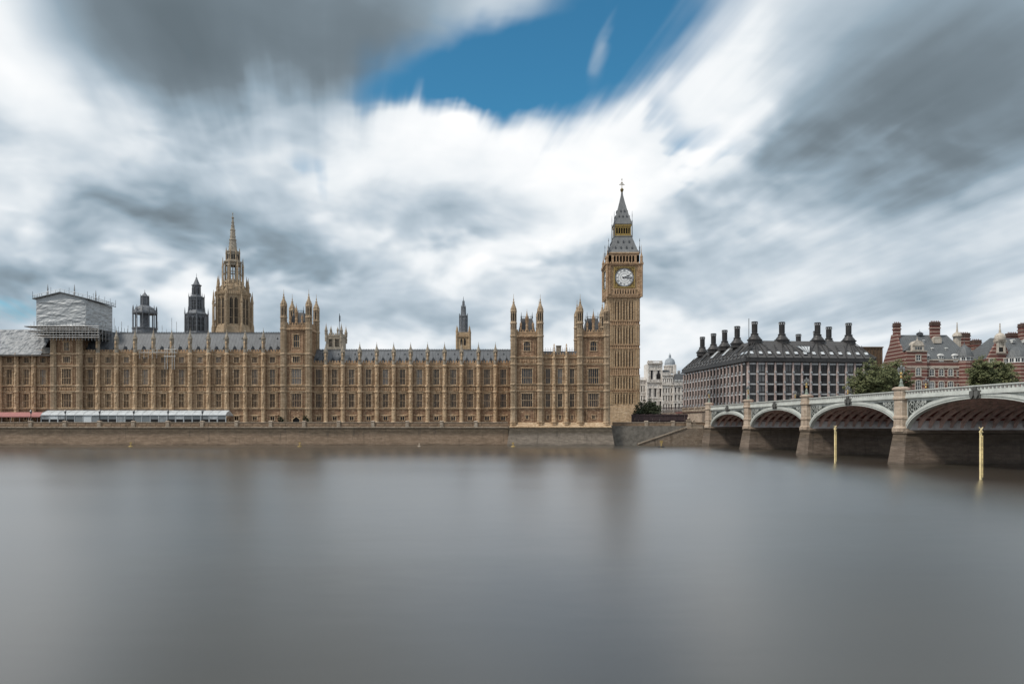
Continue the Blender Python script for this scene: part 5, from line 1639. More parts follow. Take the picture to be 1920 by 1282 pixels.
SPAN_L = ['first', 'second', 'third', 'fourth']
for i in range(5):
    inn, out = offs(i, 0), offs(i, .75)
    out = [(min(max(x, U[i] + .35), U[i + 1] - .35), z) for x, z in out]
    m = MB()                                         # fascia above the arch
    for (x0, z0), (x1, z1) in zip(out, out[1:]):
        if x1 - x0 < 1e-4: continue
        za, zb2 = zpar(x0) - 1.15, zpar(x1) - 1.15
        m.poly((x0, .1, min(z0, za)), (x1, .1, min(z1, zb2)), (x1, .1, zb2), (x0, .1, za))
        m.poly((x0, W - .1, min(z0, za)), (x1, W - .1, min(z1, zb2)), (x1, W - .1, zb2), (x0, W - .1, za))
    fa = obj('spandrel', m, PAINT, t, world=False)
    m = MB()                                         # moulded arch ring on both faces
    for (v0, v1) in ((-.22, .6), (W - .6, W + .22)):
        for k in range(N):
            (a0, c0), (a1, c1), (b0, d0), (b1, d1) = inn[k], inn[k + 1], out[k], out[k + 1]
            m.poly((a0, v0, c0), (a1, v0, c1), (b1, v0, d1), (b0, v0, d0)); m.poly((a0, v1, c0), (a1, v1, c1), (b1, v1, d1), (b0, v1, d0))
            m.poly((a0, v0, c0), (a1, v0, c1), (a1, v1, c1), (a0, v1, c0)); m.poly((b0, v0, d0), (b1, v0, d1), (b1, v1, d1), (b0, v1, d0))
    ar = obj('arch_ring', m, PAINT_L, t, world=False)
    m = MB(); e1, e2 = offs(i, .18), offs(i, .3)
    for k in range(N): m.poly((e1[k][0], -.235, e1[k][1]), (e1[k + 1][0], -.235, e1[k + 1][1]), (e2[k + 1][0], -.235, e2[k + 1][1]), (e2[k][0], -.235, e2[k][1]))
    obj('ring_groove', m, plain('groove_paint', (.13, .15, .135), .6), ar, world=False)
    # pierced spandrel panels beside the piers
    L = U[i + 1] - U[i]
    ex = offs(i, 1.0)
    for side in (0, 1):
        pts = []
        for (x, z) in ex:
            zt = zpar(x) - 1.75
            if z < zt and ((side == 0 and x < U[i] + L * .5) or (side == 1 and x > U[i] + L * .5)) and U[i] + 1.25 < x < U[i + 1] - 1.25: pts.append((x, z))
        if len(pts) < 3: continue
        xe = U[i] + 1.35 if side == 0 else U[i + 1] - 1.35
        poly = ([(xe, zpar(xe) - 1.75)] + ([(xe, pts[0][1])] if side == 0 else []) + pts + ([(xe, pts[-1][1])] if side else []))
        m = MB(); m.poly(*[(x, .07, z) for x, z in poly]); pn_ = obj('spandrel_panel', m, plain('dark_green_panel', (.035, .042, .038), .7), t, world=False)
        m = MB()
        zt = zpar(xe) - 1.75
        for q, (r_, off) in enumerate(((1.0, 1.25), (.62, 2.9), (.4, 4.0), (.26, 4.7))):
            x = xe + (off if side == 0 else -off) * L / 36; zc_ = zt - r_ * 1.02
            r_ *= L / 36
            for rr in (r_, r_ * .5):
                for k in range(12):
                    a0, a1 = 2 * math.pi * k / 12, 2 * math.pi * (k + 1) / 12
                    p = lambda r9, a9: (x + r9 * math.cos(a9), 0.0, zc_ + r9 * math.sin(a9))
                    m.poly(p(rr, a0), p(rr, a1), p(rr - .11, a1), p(rr - .11, a0))
            for k in range(6):
                a0 = math.pi / 3 * k; m.tube((x + r_ * .45 * math.cos(a0), .02, zc_ + r_ * .45 * math.sin(a0)), (x + r_ * math.cos(a0), .02, zc_ + r_ * math.sin(a0)), .05, 4)
        m.tube((xe, .02, zt), (xe, .02, pts[0 if side == 0 else -1][1]), .06, 4)
        obj('tracery', m, PAINT, pn_, world=False)
    # arch ribs across the width
    rb = MB(); o2 = offs(i, .62); i2 = offs(i, .06)
    for k in range(N):
        (a0, c0), (a1, c1), (b0, d0), (b1, d1) = i2[k], i2[k + 1], o2[k], o2[k + 1]
        for v in (-.14, .14): rb.poly((a0, v, c0), (a1, v, c1), (b1, v, d1), (b0, v, d0))
        rb.poly((a0, -.3, c0), (a1, -.3, c1), (a1, .3, c1), (a0, .3, c0)); rb.poly((b0, -.2, d0), (b1, -.2, d1), (b1, .2, d1), (b0, .2, d0))
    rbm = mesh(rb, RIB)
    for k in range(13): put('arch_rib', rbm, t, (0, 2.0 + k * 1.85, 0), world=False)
    m = MB()
    for k in range(2, N - 1, 3): m.box(o2[k][0] - .1, o2[k][0] + .1, .6, W - .6, o2[k][1] - .35, o2[k][1] - .1)
    obj('bracing_lattice', m, RIB, t, world=False)
    # parapet of this span: cornice, pierced rail, coping
    a, b = U[i] + 1.0, U[i + 1] - 1.0
    n = 44
    for v, nm_ in ((0, 'front'), (W, 'back')):
        m = MB(); s_ = -1 if v == 0 else 1
        v0, v1 = (v - .35, v + .3) if v == 0 else (v - .3, v + .35)
        def seg(u0, u1, z0, z1, va, vb):
            m.taper(u0, u0, va, vb, 0, u0, u0, va, vb, 0) if False else None
            A = [(u0, va, zpar(u0) + z0), (u1, va, zpar(u1) + z0), (u1, vb, zpar(u1) + z0), (u0, vb, zpar(u0) + z0), (u0, va, zpar(u0) + z1), (u1, va, zpar(u1) + z1), (u1, vb, zpar(u1) + z1), (u0, vb, zpar(u0) + z1)]
            for q in ((0, 1, 5, 4), (1, 2, 6, 5), (2, 3, 7, 6), (3, 0, 4, 7), (4, 5, 6, 7), (3, 2, 1, 0)): m.poly(*[A[j] for j in q])
        for k in range(6):
            u0, u1 = a + (b - a) * k / 6, a + (b - a) * (k + 1) / 6
            seg(u0, u1, -1.3, -1.0, v0, v1); seg(u0, u1, -1.0, -.75, v0 + .12, v1 - .12); seg(u0, u1, -.16, 0, v0 + .02, v1 - .1)
        for k in range(n):
            u0 = a + (b - a) * k / n; u1 = a + (b - a) * (k + 1) / n; d = (u1 - u0)
            seg(u0, u0 + d * .38, -.75, -.16, v0 + .18, v1 - .2)
            seg(u0 + d * .38, u1, -.75, -.64, v0 + .18, v1 - .2); seg(u0 + d * .38, u1, -.27, -.16, v0 + .18, v1 - .2)
        pa = obj('parapet_lattice', m, PAINT_L, t, world=False)
    # crest at the crown
    c = (a + b) / 2; zc_ = zpar(c) - 1.35
    m = MB()
    for s in (-1, 1):
        m.extr([(c + s * .55 - .42, zc_ + .55), (c + s * .55 + .42, zc_ + .55), (c + s * .55 + .42, zc_ - .1), (c + s * .55, zc_ - .65), (c + s * .55 - .42, zc_ - .1)], -.62, -.36)
    m.extr([(c - .45, zc_ + .6), (c + .45, zc_ + .6), (c + .55, zc_ + 1.1), (c + .25, zc_ + .85), (c, zc_ + 1.2), (c - .25, zc_ + .85), (c - .55, zc_ + 1.1)], -.6, -.36)
    m.box(c - 1.15, c + 1.15, -.36, -.23, zc_ - .5, zc_ + .6)
    obj('crest_emblem', m, plain('weathered_bronze_crest', (.10, .10, .095), .6), t, world=False)
m = MB()
for k in range(48):
    u0, u1 = -40 + k * 4.6, -40 + (k + 1) * 4.6
    A = [(u0, .3, zpar(u0) - 1.55), (u1, .3, zpar(u1) - 1.55), (u1, W - .3, zpar(u1) - 1.55), (u0, W - .3, zpar(u0) - 1.55)]
    B_ = [(x, y, z + .45) for x, y, z in A]
    m.poly(*B_); m.poly(*A[::-1]); m.poly(A[0], A[1], B_[1], B_[0]); m.poly(A[2], A[3], B_[3], B_[2])
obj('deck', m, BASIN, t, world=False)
m = MB(); m.box(-62, -9.01, .4, W - .4, 5.5, 10.55)
ro = bpy.data.objects.new('approach_road', mesh(m, PIERST)); COL.objects.link(ro); ro.location = BR0; ro.rotation_euler = (0, 0, BRA); ro['kind'] = 'structure'
BRM = Matrix.Translation(Vector(BR0)) @ Matrix.Rotation(BRA, 4, 'Z')
p0 = BRM @ Vector((-16, .2, 10.5))
t = T('balustrade', 'pale stone balustrade on the bridge approach behind the stair head', 'balustrade', p0, BRA)
m = MB(); m.box(-14, 14.5, -.25, .25, 0, .25); m.box(-14, 14.5, -.3, .3, 1.05, 1.3)
for k in range(48): m.lathe(-13.7 + k * .59, 0, [(.12, .25), (.17, .5), (.08, .8), (.12, 1.05)], 6)
for k in range(5): m.box(-14 + k * 7.0, -13.3 + k * 7.0, -.36, .36, .001, 1.5)
obj('baluster_lattice', m, LEDGE, t, world=False)
# lamp standards on the bridge piers
LGREEN = plain('lamp_green_paint', (.20, .24, .20), .45, var=.2)
def frosted(g, b):
    b.inputs['Base Color'].default_value = (.16, .17, .17, 1); b.inputs['Roughness'].default_value = .2
FROST = mat('lamp_glass', frosted)
a_ = MB(); a_.lathe(0, 0, [(.42, 0), (.42, .25), (.26, .4), (.24, .8), (.3, .85), (.15, 1.05), (.13, 1.9), (.2, 1.95), (.12, 2.1), (.1, 2.9)], 8)
for s in (-1, 1): a_.path([(0, 0, 2.2), (s * .45, 0, 2.1), (s * .8, 0, 2.35), (s * .8, 0, 2.55)], .06, 6)
lp_post = mesh(a_, LGREEN)
b_ = MB(); b_.lathe(0, 0, [(.13, 1.4), (.25, 1.7), (.16, 1.85), (.2, 2.1), (.27, 2.3), (.12, 2.5)], 8)
lp_gold = mesh(b_, GOLD)
c_ = MB(); c_.lathe(0, 0, [(.06, 0), (.17, .15), (.2, .52), (.23, .54), (.11, .7), (.04, .8), (.02, 1.0)], 8)
lp_glass = mesh(c_, FROST)
LB = [(0, -.35, 'triple lantern lamp standard on the bridge abutment beside the stair head'), (1, -.35, 'triple lantern lamp standard on the first bridge pier from the bank'), (2, -.35, 'triple lantern lamp standard on the second bridge pier, before the dark roofed office'),
      (3, -.35, 'gilt triple lantern lamp standard on the nearest visible bridge pier, before the trees'),
      (0, W + .3, 'triple lantern lamp on the far parapet just right of the abutment lamp'), (1, W + .3, 'triple lantern lamp on the far parapet over the second arch'), (2, W + .3, 'triple lantern lamp on the far parapet before the wide plane tree'), (3, W + .3, 'triple lantern lamp on the far parapet before the tree of the right brick house')]
for i, v, lab in LB:
    p = BRM @ Vector((U[i], v, 12.93))
    t = T('lamp_standard', lab, 'street lamp', p, BRA, 'triple lantern lamps on the bridge')
    put('post', lp_post, t, world=False); put('gilded_boss', lp_gold, t, world=False)
    for x, z in ((-.8, 2.55), (.8, 2.55), (0, 2.9)): put('lantern', lp_glass, t, (x, 0, z), world=False)

# ------------------------------------------------------------------ dark roofed office at the bridge head
PC0 = (90.2, 300.0, Z0); PCA = R(6.5)
t = T('office_building', 'office block with dark bronze roof, tall drum chimneys and pale stone piers', 'office building', PC0, PCA)
PCM = Matrix.Translation(Vector(PC0)) @ Matrix.Rotation(PCA, 4, 'Z')
PCI = PCM.inverted()
BRONZE = plain('dark_bronze', (.038, .036, .036), .5, .2, var=.35, scale=.7)
def course_fn(g, b):
    sx = g.n('ShaderNodeSeparateXYZ'); link(g, pos(g), sx.inputs[0])
    n = g.noise(pos(g), .8, 4, .6)
    a = g.mix(g.smooth(n, .3, .7), (.045, .043, .043, 1), (.070, .066, .064, 1))
    ln = g.m('LESS_THAN', g.m('FRACT', g.m('DIVIDE', sx.outputs[2], .92)), .22)
    link(g, g.mix(ln, a, (.115, .11, .107, 1)), b.inputs['Base Color'])
    b.inputs['Roughness'].default_value = .55
    bump(g, b, ln, .4, .08)


ROOFB = mat('bronze_roof', course_fn)
PINK2 = stone('pink_sandstone', (.50, .40, .375), (.56, .46, .43), (.62, .54, .52), course=.5)
SHELF = plain('grey_light_shelf', (.40, .41, .42), .35, var=.15)
OGL = mat('office_glass', glass_fn((.012, .010, .011), (.17, .175, .18)))
zb0, ze_ = 0.0, 24.5           # own heights above ground
LF, LS = 51.8, 73.0
fl = [4.9, 8.9, 12.8, 16.6, 20.5]
m = MB(); m.box(.8, LF - .8, .8, LS - .8, 0, ze_); obj('core_wall', m, BRONZE, t, world=False)
bw = 3.6
pm_ = MB()
pm_.taper(-.42, .42, -.55, .7, 0, -.30, .30, -.35, .7, ze_ - .3)
pmm_ = mesh(pm_, PINK2)
kn = MB()
for z in fl: kn.box(-.36, .36, -.78, -.50, z - .36, z + .36); kn.box(-.2, .2, -.86, -.781, z - .18, z + .18)
kn.box(-.05, .05, -.22, 0, fl[0], fl[-1]); knm = mesh(kn, SHELF)
wm = MB(); wg = MB(); ws = MB()
hw = bw / 2 - .42
for i, z in enumerate(fl):
    z2 = fl[i + 1] if i + 1 < len(fl) else ze_
    wm.box(-hw, hw, -.1, .6, z - .15, z + .22)
    for x in (-hw + .1, -.0, hw - .1): wm.box(x - .07, x + .07, -.05, .3, z + .22, z2 - .15)
    wm.box(-hw, hw, .02, .25, z + 2.25, z + 2.4)
    wg.poly((-hw, .12, z + .22), (hw, .12, z + .22), (hw, .12, z2 - .15), (-hw, .12, z2 - .15))
    ws.box(-hw + .12, hw - .12, -.16, .1, z2 - 1.05, z2 - .45)
wm.box(-hw, hw, -.1, .6, ze_ - .15, ze_); wm.box(-hw, hw, .1, .6, 0, fl[0] - .15)
ws.box(-.04, .04, 0, .2, fl[0], ze_ - .5)
wmm, wgm, wsm = mesh(wm, BRONZE), mesh(wg, OGL), mesh(ws, SHELF)
nF = 15; nS = 20
for i in range(nF):
    u = .6 + i * (LF - 1.2) / (nF - 1)
    o = put('stone_pier', pmm_, t, (u, 0, 0), world=False); put('floor_boss', knm, o)
    if i < nF - 1:
        q = put('window_bay', wmm, t, (u + (LF - 1.2) / (nF - 1) / 2, .05, 0), world=False); put('pane', wgm, q); put('light_shelf', wsm, q)
for i in range(1, nS):
    v = .6 + i * (LS - 1.2) / (nS - 1)
    o = put('stone_pier', pmm_, t, (0, v, 0), -math.pi / 2, world=False); put('floor_boss', knm, o)
for i in range(nS - 1):
    q = put('window_bay', wmm, t, (.05, .6 + (i + .5) * (LS - 1.2) / (nS - 1), 0), -math.pi / 2, world=False); put('pane', wgm, q); put('light_shelf', wsm, q)
m = MB(); m.box(-1.0, LF + 1.0, -1.0, LS + 1.0, ze_, ze_ + .55); m.box(-.7, LF + .7, -.7, LS + .7, ze_ + .55, ze_ + 1.6)
obj('eaves', m, BRONZE, t, world=False)
zt_ = 33.3
m = MB(); rr = 6.5
m.taper(-.8, LF + .8, -.8, LS + .8, ze_ + 1.6, rr, LF - rr, rr, LS - rr, zt_)
rf = obj('roof', m, ROOFB, t, world=False)
m = MB()
chs = [PCI @ Vector((PX(px, 305.5 + .1716 * (PX(px, 306) - 90)), 0, 0)) for px in (1408, 1466, 1533, 1591)]
cu = []
for px in (1408, 1466, 1533, 1591):
    # point on the line v = 7 of the front
    best = min((abs((PCM @ Vector((u / 10, 7.5, 0))).x / (PCM @ Vector((u / 10, 7.5, 0))).y * F + 960 - px), u / 10) for u in range(0, 540))
    cu.append(best[1])
cu[0] = max(cu[0], 6.5)


def slope_pt(u, f):             # up the front slope
    return (u, -.8 + 7.3 * f - .08, ze_ + 1.6 + (zt_ - ze_ - 1.6) * f + .08)


for i in range(nF):
    u = .6 + i * (LF - 1.2) / (nF - 1)
    c = min(cu, key=lambda a: abs(a - u))
    pts = [slope_pt(u, 0), slope_pt(u + (c - u) * .1, .3), slope_pt(u + (c - u) * .82, 1)]
    m.path(pts, .17, 5)
for i in range(nS):
    v = .6 + i * (LS - 1.2) / (nS - 1)
    c = min((7.5, 22.5, 36, 49, 63), key=lambda a: abs(a - v))
    pts = [slope_pt(v, 0), slope_pt(v + (c - v) * .1, .3), slope_pt(v + (c - v) * .75, 1)]
    m.path([(b, a, c_) for a, b, c_ in pts], .17, 5)
m.path([(-.8, -.8, ze_ + 1.7), (rr, rr, zt_ + .1)], .25, 5)
m.path([(LF + .8, -.8, ze_ + 1.7), (LF - rr, rr, zt_ + .1)], .25, 5)
obj('roof_rib', m, BRONZE, rf, world=False)
# small hooded windows above the eaves
dmb = MB(); dmb.box(-.75, .75, .45, 2.2, 0, 1.5); dmb.poly((-.6, 1.95, 2.6), (.6, 1.95, 2.6), (0, 4.9, 5.6)); dmb.poly((-.6, 1.95, 2.6), (0, 4.9, 5.6), (0, 4.9, 5.4), (-.6, 2.2, 2.4)); dmb.poly((.6, 1.95, 2.6), (0, 4.9, 5.6), (0, 4.9, 5.4), (.6, 2.2, 2.4))
dpn = MB(); dpn.box(-.6, .6, .38, .449, .15, 1.3); dsk = MB(); dsk.taper(-.62, .62, .6, 1.6, 1.52, -.5, .5, 1.5, 2.2, 2.5)
dm1, dm2, dm3 = mesh(dmb, BRONZE), mesh(dpn, OGL), mesh(dsk, plain('sky_glazing', (.55, .58, .6), .15, var=.1))
for i in range(nF - 1):
    u = .6 + (i + .5) * (LF - 1.2) / (nF - 1)
    o = put('roof_dormer', dm1, t, (u, -.3, ze_ + 1.62), world=False); put('pane', dm2, o); put('rooflight', dm3, o)
for i in range(nS - 1):
    v = .6 + (i + .5) * (LS - 1.2) / (nS - 1)
    o = put('roof_dormer', dm1, t, (-.3, v, ze_ + 1.62), -math.pi / 2, world=False); put('pane', dm2, o)
    if i in (0, 1): put('rooflight', dm3, o)
# big sloping rooflights
SKYG = dm3.materials[0]
m = MB()
uc = (cu[1] + cu[2]) / 2 - .6
a, b, c, d = slope_pt(uc - 2.9, .66), slope_pt(uc + 2.9, .66), slope_pt(uc + 1.2, .28), slope_pt(uc - .6, .28)
lift = lambda p: (p[0], p[1] - .22, p[2] + .16)
m.poly(*[lift(p) for p in (a, d, c, b)]); sk_ = obj('rooflight', m, SKYG, t, world=False)
m = MB()
for f in (0, .25, .5, .75, 1): m.tube(lift(lift(tuple(Vector(a).lerp(Vector(b), f)))), lift(lift(tuple(Vector(d).lerp(Vector(c), f)))), .09, 4)
m.tube(lift(lift(a)), lift(lift(b)), .12, 4); obj('glazing_bar_frame', m, BRONZE, sk_, world=False)
for v in (15, 29, 42, 55):
    m = MB(); w = 1.5
    q = [slope_pt(v - w, .42), slope_pt(v + w, .42), slope_pt(v + w, .8), slope_pt(v - w, .8)]
    m.poly(*[(y - .22, x, z + .18) for x, y, z in q]); obj('rooflight', m, SKYG if v in (29, 42) else BRONZE, t, world=False)
# chimneys
cm_ = MB(); cm_.lathe(0, 0, [(2.6, -1.6), (2.6, -.15), (2.95, -.1), (2.95, .3), (2.55, .4), (2.3, .85), (1.75, 1.5), (1.35, 2.2), (1.55, 2.25), (1.55, 2.55), (1.05, 2.75), (1.05, 6.3)], 16)
for i in range(16):
    a = math.pi / 8 * i; cm_.tube((1.06 * math.sin(a), -1.06 * math.cos(a), 2.9), (1.06 * math.sin(a), -1.06 * math.cos(a), 6.3), .05, 4)
for z in (3.7, 4.6, 5.5): cm_.lathe(0, 0, [(1.1, z), (1.14, z + .06), (1.1, z + .12)], 16)
cmm_ = mesh(cm_, BRONZE)
cc = MB(); cc.lathe(0, 0, [(1.0, 6.3), (.85, 6.35), (.85, 6.9), (1.2, 6.95), (1.26, 7.05), (1.26, 7.3), (1.0, 7.4)], 16)
ccm = mesh(cc, LEADG)
cl_ = MB()
for i in range(8):
    a = math.pi / 4 * i + .2; cl_.box(1.1 * math.sin(a) - .16, 1.1 * math.sin(a) + .16, -1.1 * math.cos(a) - .16, -1.1 * math.cos(a) + .16, 6.32, 6.92)
cl_.lathe(0, 0, [(.83, 6.4), (.83, 6.85)], 16); cl_.lathe(0, 0, [(1.0, 6.3), (1.0, 6.34)], 16); clm = mesh(cl_, SHELF)


def chim(u, v, dz=0):
    o = put('chimney', cmm_, t, (u, v, zt_ + .2 + dz), world=False)
    put('cap', ccm, o); put('vent_grille', clm, o)


for u in cu: chim(u, 7.5)
for v in (22.5, 36, 49, 63): chim(5.6, v)
for px, Y in ((1554, 325), (1530, 340), (1497, 352)):
    p = PCI @ Vector((PX(px, Y), Y, 0)); chim(p.x, p.y)
m = MB(); p = PCI @ Vector((PX(1393, 303), 303, 0)); m.tube((1.6, 1.6, ze_ + 2), (1.6, 1.6, PZ(597, 302) - Z0), .12, 6); obj('flagpole', m, BRONZE, t, world=False)

# ------------------------------------------------------------------ plain brown block
t = T('brown_block', 'plain brown office block glimpsed between dark roofed office and brick house', 'office building', (PX(1640, 350), 350, Z0))
m = MB(); m.box(PX(1598, 350), PX(1655, 350), 350, 372, Z0, PZ(652, 350)); m.box(PX(1597, 350), PX(1656, 350), 349.6, 372.4, PZ(652, 350), PZ(650, 350))
for i in range(9): m.box(PX(1600 + 6 * i, 350), PX(1601 + 6 * i, 350), 349.7, 349.99, Z0, PZ(653, 350))
obj('wall', m, plain('brown_cladding', (.13, .083, .05), .7, var=.25), t)

# ------------------------------------------------------------------ striped brick houses
def brick_fn(g, b):
    sx = g.n('ShaderNodeSeparateXYZ'); link(g, pos(g), sx.inputs[0])
    n = g.noise(pos(g), .5, 5, .65); n2 = g.noise(pos(g, 1, 1, 3), 2.2, 3, .6)
    red = g.mix(g.smooth(n, .3, .7), (.125, .050, .040, 1), (.170, .068, .055, 1))
    red = g.mix(g.m('MULTIPLY', g.smooth(n2, .5, .75), .5), red, (.09, .032, .026, 1))
    fr = g.m('FRACT', g.m('DIVIDE', g.m('ADD', sx.outputs[2], g.m('MULTIPLY', n2, .08)), 1.5))
    ln = g.m('LESS_THAN', fr, .17)
    zone = g.m('GREATER_THAN', g.noise(pos(g, .001, .001, .17), 1, 0, .5), .44)
    cream = g.mix(n2, (.42, .35, .29, 1), (.52, .45, .38, 1))
    link(g, g.mix(ln, red, cream), b.inputs['Base Color'])
    b.inputs['Roughness'].default_value = .85
    bump(g, b, n2, .4, .06)


BRICK = mat('banded_brick', brick_fn)
REDB = plain('red_brick', (.19, .062, .044), .85, var=.3, scale=.8)
CREAM = stone('cream_dressing', (.52, .47, .40), (.58, .53, .46), (.62, .58, .52), bs=.3)
WPAINT = plain('white_window_paint', (.68, .68, .66), .5, var=.08)
BGLASS = mat('house_glass', glass_fn((.03, .035, .04), (.22, .24, .25)))
Yh = 320.0; hz = lambda py: PZ(py, Yh); hx = lambda px: PX(px, Yh)


def house_window(t, c, y, z0, z1, w, arch=False, lights=2, rot=0):
    k = ('hw', round(w, 2), round(z1 - z0, 2), arch, lights)
    h = z1 - z0
    if k not in _wc:
        f = MB()
        f.box(-w / 2 - .3, -w / 2, -.16, .1, -.1, h); f.box(w / 2, w / 2 + .3, -.16, .1, -.1, h); f.box(-w / 2 - .4, w / 2 + .4, -.28, .1, -.35, -.1)
        if arch:
            n = 10
            for i in range(n):
                a, b = math.pi * i / n, math.pi * (i + 1) / n; R0, R1 = w / 2, w / 2 + .34
                f.extr([(-R0 * math.cos(a), h + R0 * .8 * math.sin(a)), (-R1 * math.cos(a), h + R1 * .85 * math.sin(a)), (-R1 * math.cos(b), h + R1 * .85 * math.sin(b)), (-R0 * math.cos(b), h + R0 * .8 * math.sin(b))], -.18, .1)
        else: f.box(-w / 2 - .4, w / 2 + .4, -.2, .1, h, h + .35)
        s = MB()
        for i in range(lights + 1): s.box(-w / 2 + w * i / lights - .07, -w / 2 + w * i / lights + .07, -.08, .06, 0, h + (w * .3 if arch else 0))
        for q in (0, .5, 1): s.box(-w / 2, w / 2, -.07, .05, h * q - .06, h * q + .06)
        p = MB(); pts = [(-w / 2, 0), (w / 2, 0), (w / 2, h)] + ([(w / 2 * math.cos(math.pi * i / 8), h + w * .4 * math.sin(math.pi * i / 8)) for i in range(1, 8)] if arch else []) + [(-w / 2, h)]
        p.poly(*[(x, -.03, z) for x, z in pts])
        _wc[k] = (mesh(f, CREAM), mesh(s, WPAINT), mesh(p, BGLASS))
    a, b, c_ = _wc[k]
    o = put('window', a, t, (c, y - .02, z0), rot); put('sash', b, o); put('pane', c_, o)
    return o


def gable_dormer(t, c, y, z0, w, h, big=False, dep=4):
    m = MB(); m.box(c - w / 2, c + w / 2, y, y + dep, z0, z0 + h); m.extr([(c - w / 2 - .2, z0 + h), (c + w / 2 + .2, z0 + h), (c + w * .3, z0 + h + w * .3), (c, z0 + h + w * .42), (c - w * .3, z0 + h + w * .3)], y - .25, y + dep)
    o = obj('dormer', m, WPAINT, t)
    m = MB(); n = 2 if w < 2.5 else 3
    for i in range(n): m.box(c - w / 2 + w * (i + .14) / n, c - w / 2 + w * (i + .86) / n, y - .06, y - .003, z0 + h * .2, z0 + h * .88)
    obj('pane', m, BGLASS, o)
    m = MB(); m.box(c - w / 2, c + w / 2, y - .09, y - .061, z0 + h * .52, z0 + h * .58); obj('glazing_bar_frame', m, WPAINT, o)


def brick_chimney(t, xa, xb, y, dep, z0, z1):
    m = MB(); m.box(xa, xb, y, y + dep, z0, z1 - 1.5); m.box(xa - .22, xb + .22, y - .22, y + dep + .22, z1 - 2.9, z1 - 2.45); o = obj('chimney', m, BRICK, t)
    m = MB(); m.box(xa - .25, xb + .25, y - .25, y + dep + .25, z1 - 1.5, z1 - 1.1); m.box(xa - .08, xb + .08, y - .08, y + dep + .08, z1 - 1.1, z1); obj('cap', m, plain('sooty_brick', (.085, .05, .04), .9, var=.3), o)
    m = MB(); n = max(2, int((xb - xa) / .7))
    for i in range(n): m.lathe(xa + (xb - xa) * (i + .5) / n, y + dep / 2, [(.2, z1), (.16, z1 + .55)], 6)
    obj('chimney_pot', m, REDB, o)


t = T('brick_house', 'red and cream striped brick mansion with steep slate roof, left of the pair', 'house', (hx(1760), Yh, Z0))
xl, xr, xbay = hx(1697), hx(1822), hx(1735)
ze2, zrg = hz(674), PZ(628, Yh + 9.5)
D2 = 19.0
m = MB(); m.box(xl, xr, Yh, Yh + D2, Z0, ze2); m.box(xl, xbay, Yh - 1.3, Yh, Z0, hz(659))
m.extx([(Yh, ze2), (Yh + 1.2, ze2 + 3), (Yh + 2.4, ze2 + 3.4), (Yh + 4.6, ze2 + 6.5), (Yh + 5.6, ze2 + 7.2), (Yh + 7.2, zrg + .2), (Yh + D2 - 7.2, zrg + .2), (Yh + D2 - 5.6, ze2 + 7.2), (Yh + D2 - 2.4, ze2 + 3.4), (Yh + D2, ze2)], xl - .02, xl + .7)
obj('wall', m, BRICK, t)
m = MB(); m.box(xl - .2, xr + .2, Yh - .35, Yh - .002, ze2 - .4, ze2 + .1); m.box(xl - .2, xbay + .2, Yh - 1.6, Yh - 1.302, hz(660), hz(658)); m.box(xbay + .2, xr, Yh - .3, Yh - .003, hz(690), hz(687)); m.box(xl - .1, xbay + .1, Yh - 1.5, Yh - 1.303, hz(690), hz(688))
obj('cornice', m, CREAM, t)
m = MB()
m.poly((xl + .7, Yh - .2, ze2 + .1), (xr + .3, Yh - .2, ze2 + .1), (xr - 5, Yh + 9.5, zrg), (xl + .7, Yh + 9.5, zrg)); m.poly((xr + .3, Yh + D2, ze2 + .1), (xl + .7, Yh + D2, ze2 + .1), (xl + .7, Yh + 9.5, zrg), (xr - 5, Yh + 9.5, zrg)); m.poly((xr + .3, Yh - .2, ze2 + .1), (xr + .3, Yh + D2, ze2 + .1), (xr - 5, Yh + 9.5, zrg))
m.extr([(xl, hz(657)), (xbay, hz(657)), ((xl + xbay) / 2, hz(640))], Yh + .3, Yh + 7)
HSLATE = mat('house_slate', slate_fn((.105, .112, .118), .9))
obj('roof', m, HSLATE, t)
cb = hx(1718.5)
m = MB(); m.extr([(cb - 2.3, hz(658)), (cb + 2.3, hz(658)), (cb + 2.3, hz(650)), (cb + 2.05, hz(644)), (cb + 1.1, hz(640)), (cb, hz(638.5)), (cb - 1.1, hz(640)), (cb - 2.05, hz(644)), (cb - 2.3, hz(650))], Yh - 1.5, Yh + 2); m.lathe(cb, Yh - .5, [(.3, hz(640)), (.36, hz(638)), (.16, hz(636)), (.03, hz(631))], 6); m.box(cb - 2.6, cb + 2.6, Yh - 1.7, Yh - 1.502, hz(648.8), hz(647.8)); m.box(cb - 2.6, cb + 2.6, Yh - 1.7, Yh - 1.502, hz(658.5), hz(657.3))
o = obj('shaped_gable', m, CREAM, t)
m = MB()
for u in (-1.0, 0, 1.0): m.box(cb + u - .36, cb + u + .36, Yh - 1.58, Yh - 1.503, hz(656), hz(651))
obj('pane', m, BGLASS, o)
house_window(t, cb, Yh - 1.32, hz(676), hz(666), 1.8); house_window(t, cb, Yh - 1.32, hz(704), hz(693), 1.9, True); house_window(t, cb, Yh - 1.32, hz(732), hz(717), 2.2, True, 3)
for px in (1747, 1764.7, 1782): house_window(t, hx(px), Yh - .02, hz(704), hz(695), 1.9, True); house_window(t, hx(px), Yh - .02, hz(732), hz(719), 2.2, True, 3)
for px in (1798.5, 1813.5): house_window(t, hx(px), Yh - .02, hz(704.5), hz(696), 1.7); house_window(t, hx(px), Yh - .02, hz(732), hz(720), 1.7)
for px in (1737.9, 1764.7, 1791.7): gable_dormer(t, hx(px), Yh - .1, hz(678), 2.0, 2.5)
for px in (1757, 1783.5): gable_dormer(t, hx(px), Yh + 3.4, PZ(658, Yh + 3.5), .85, 1.1, dep=2)
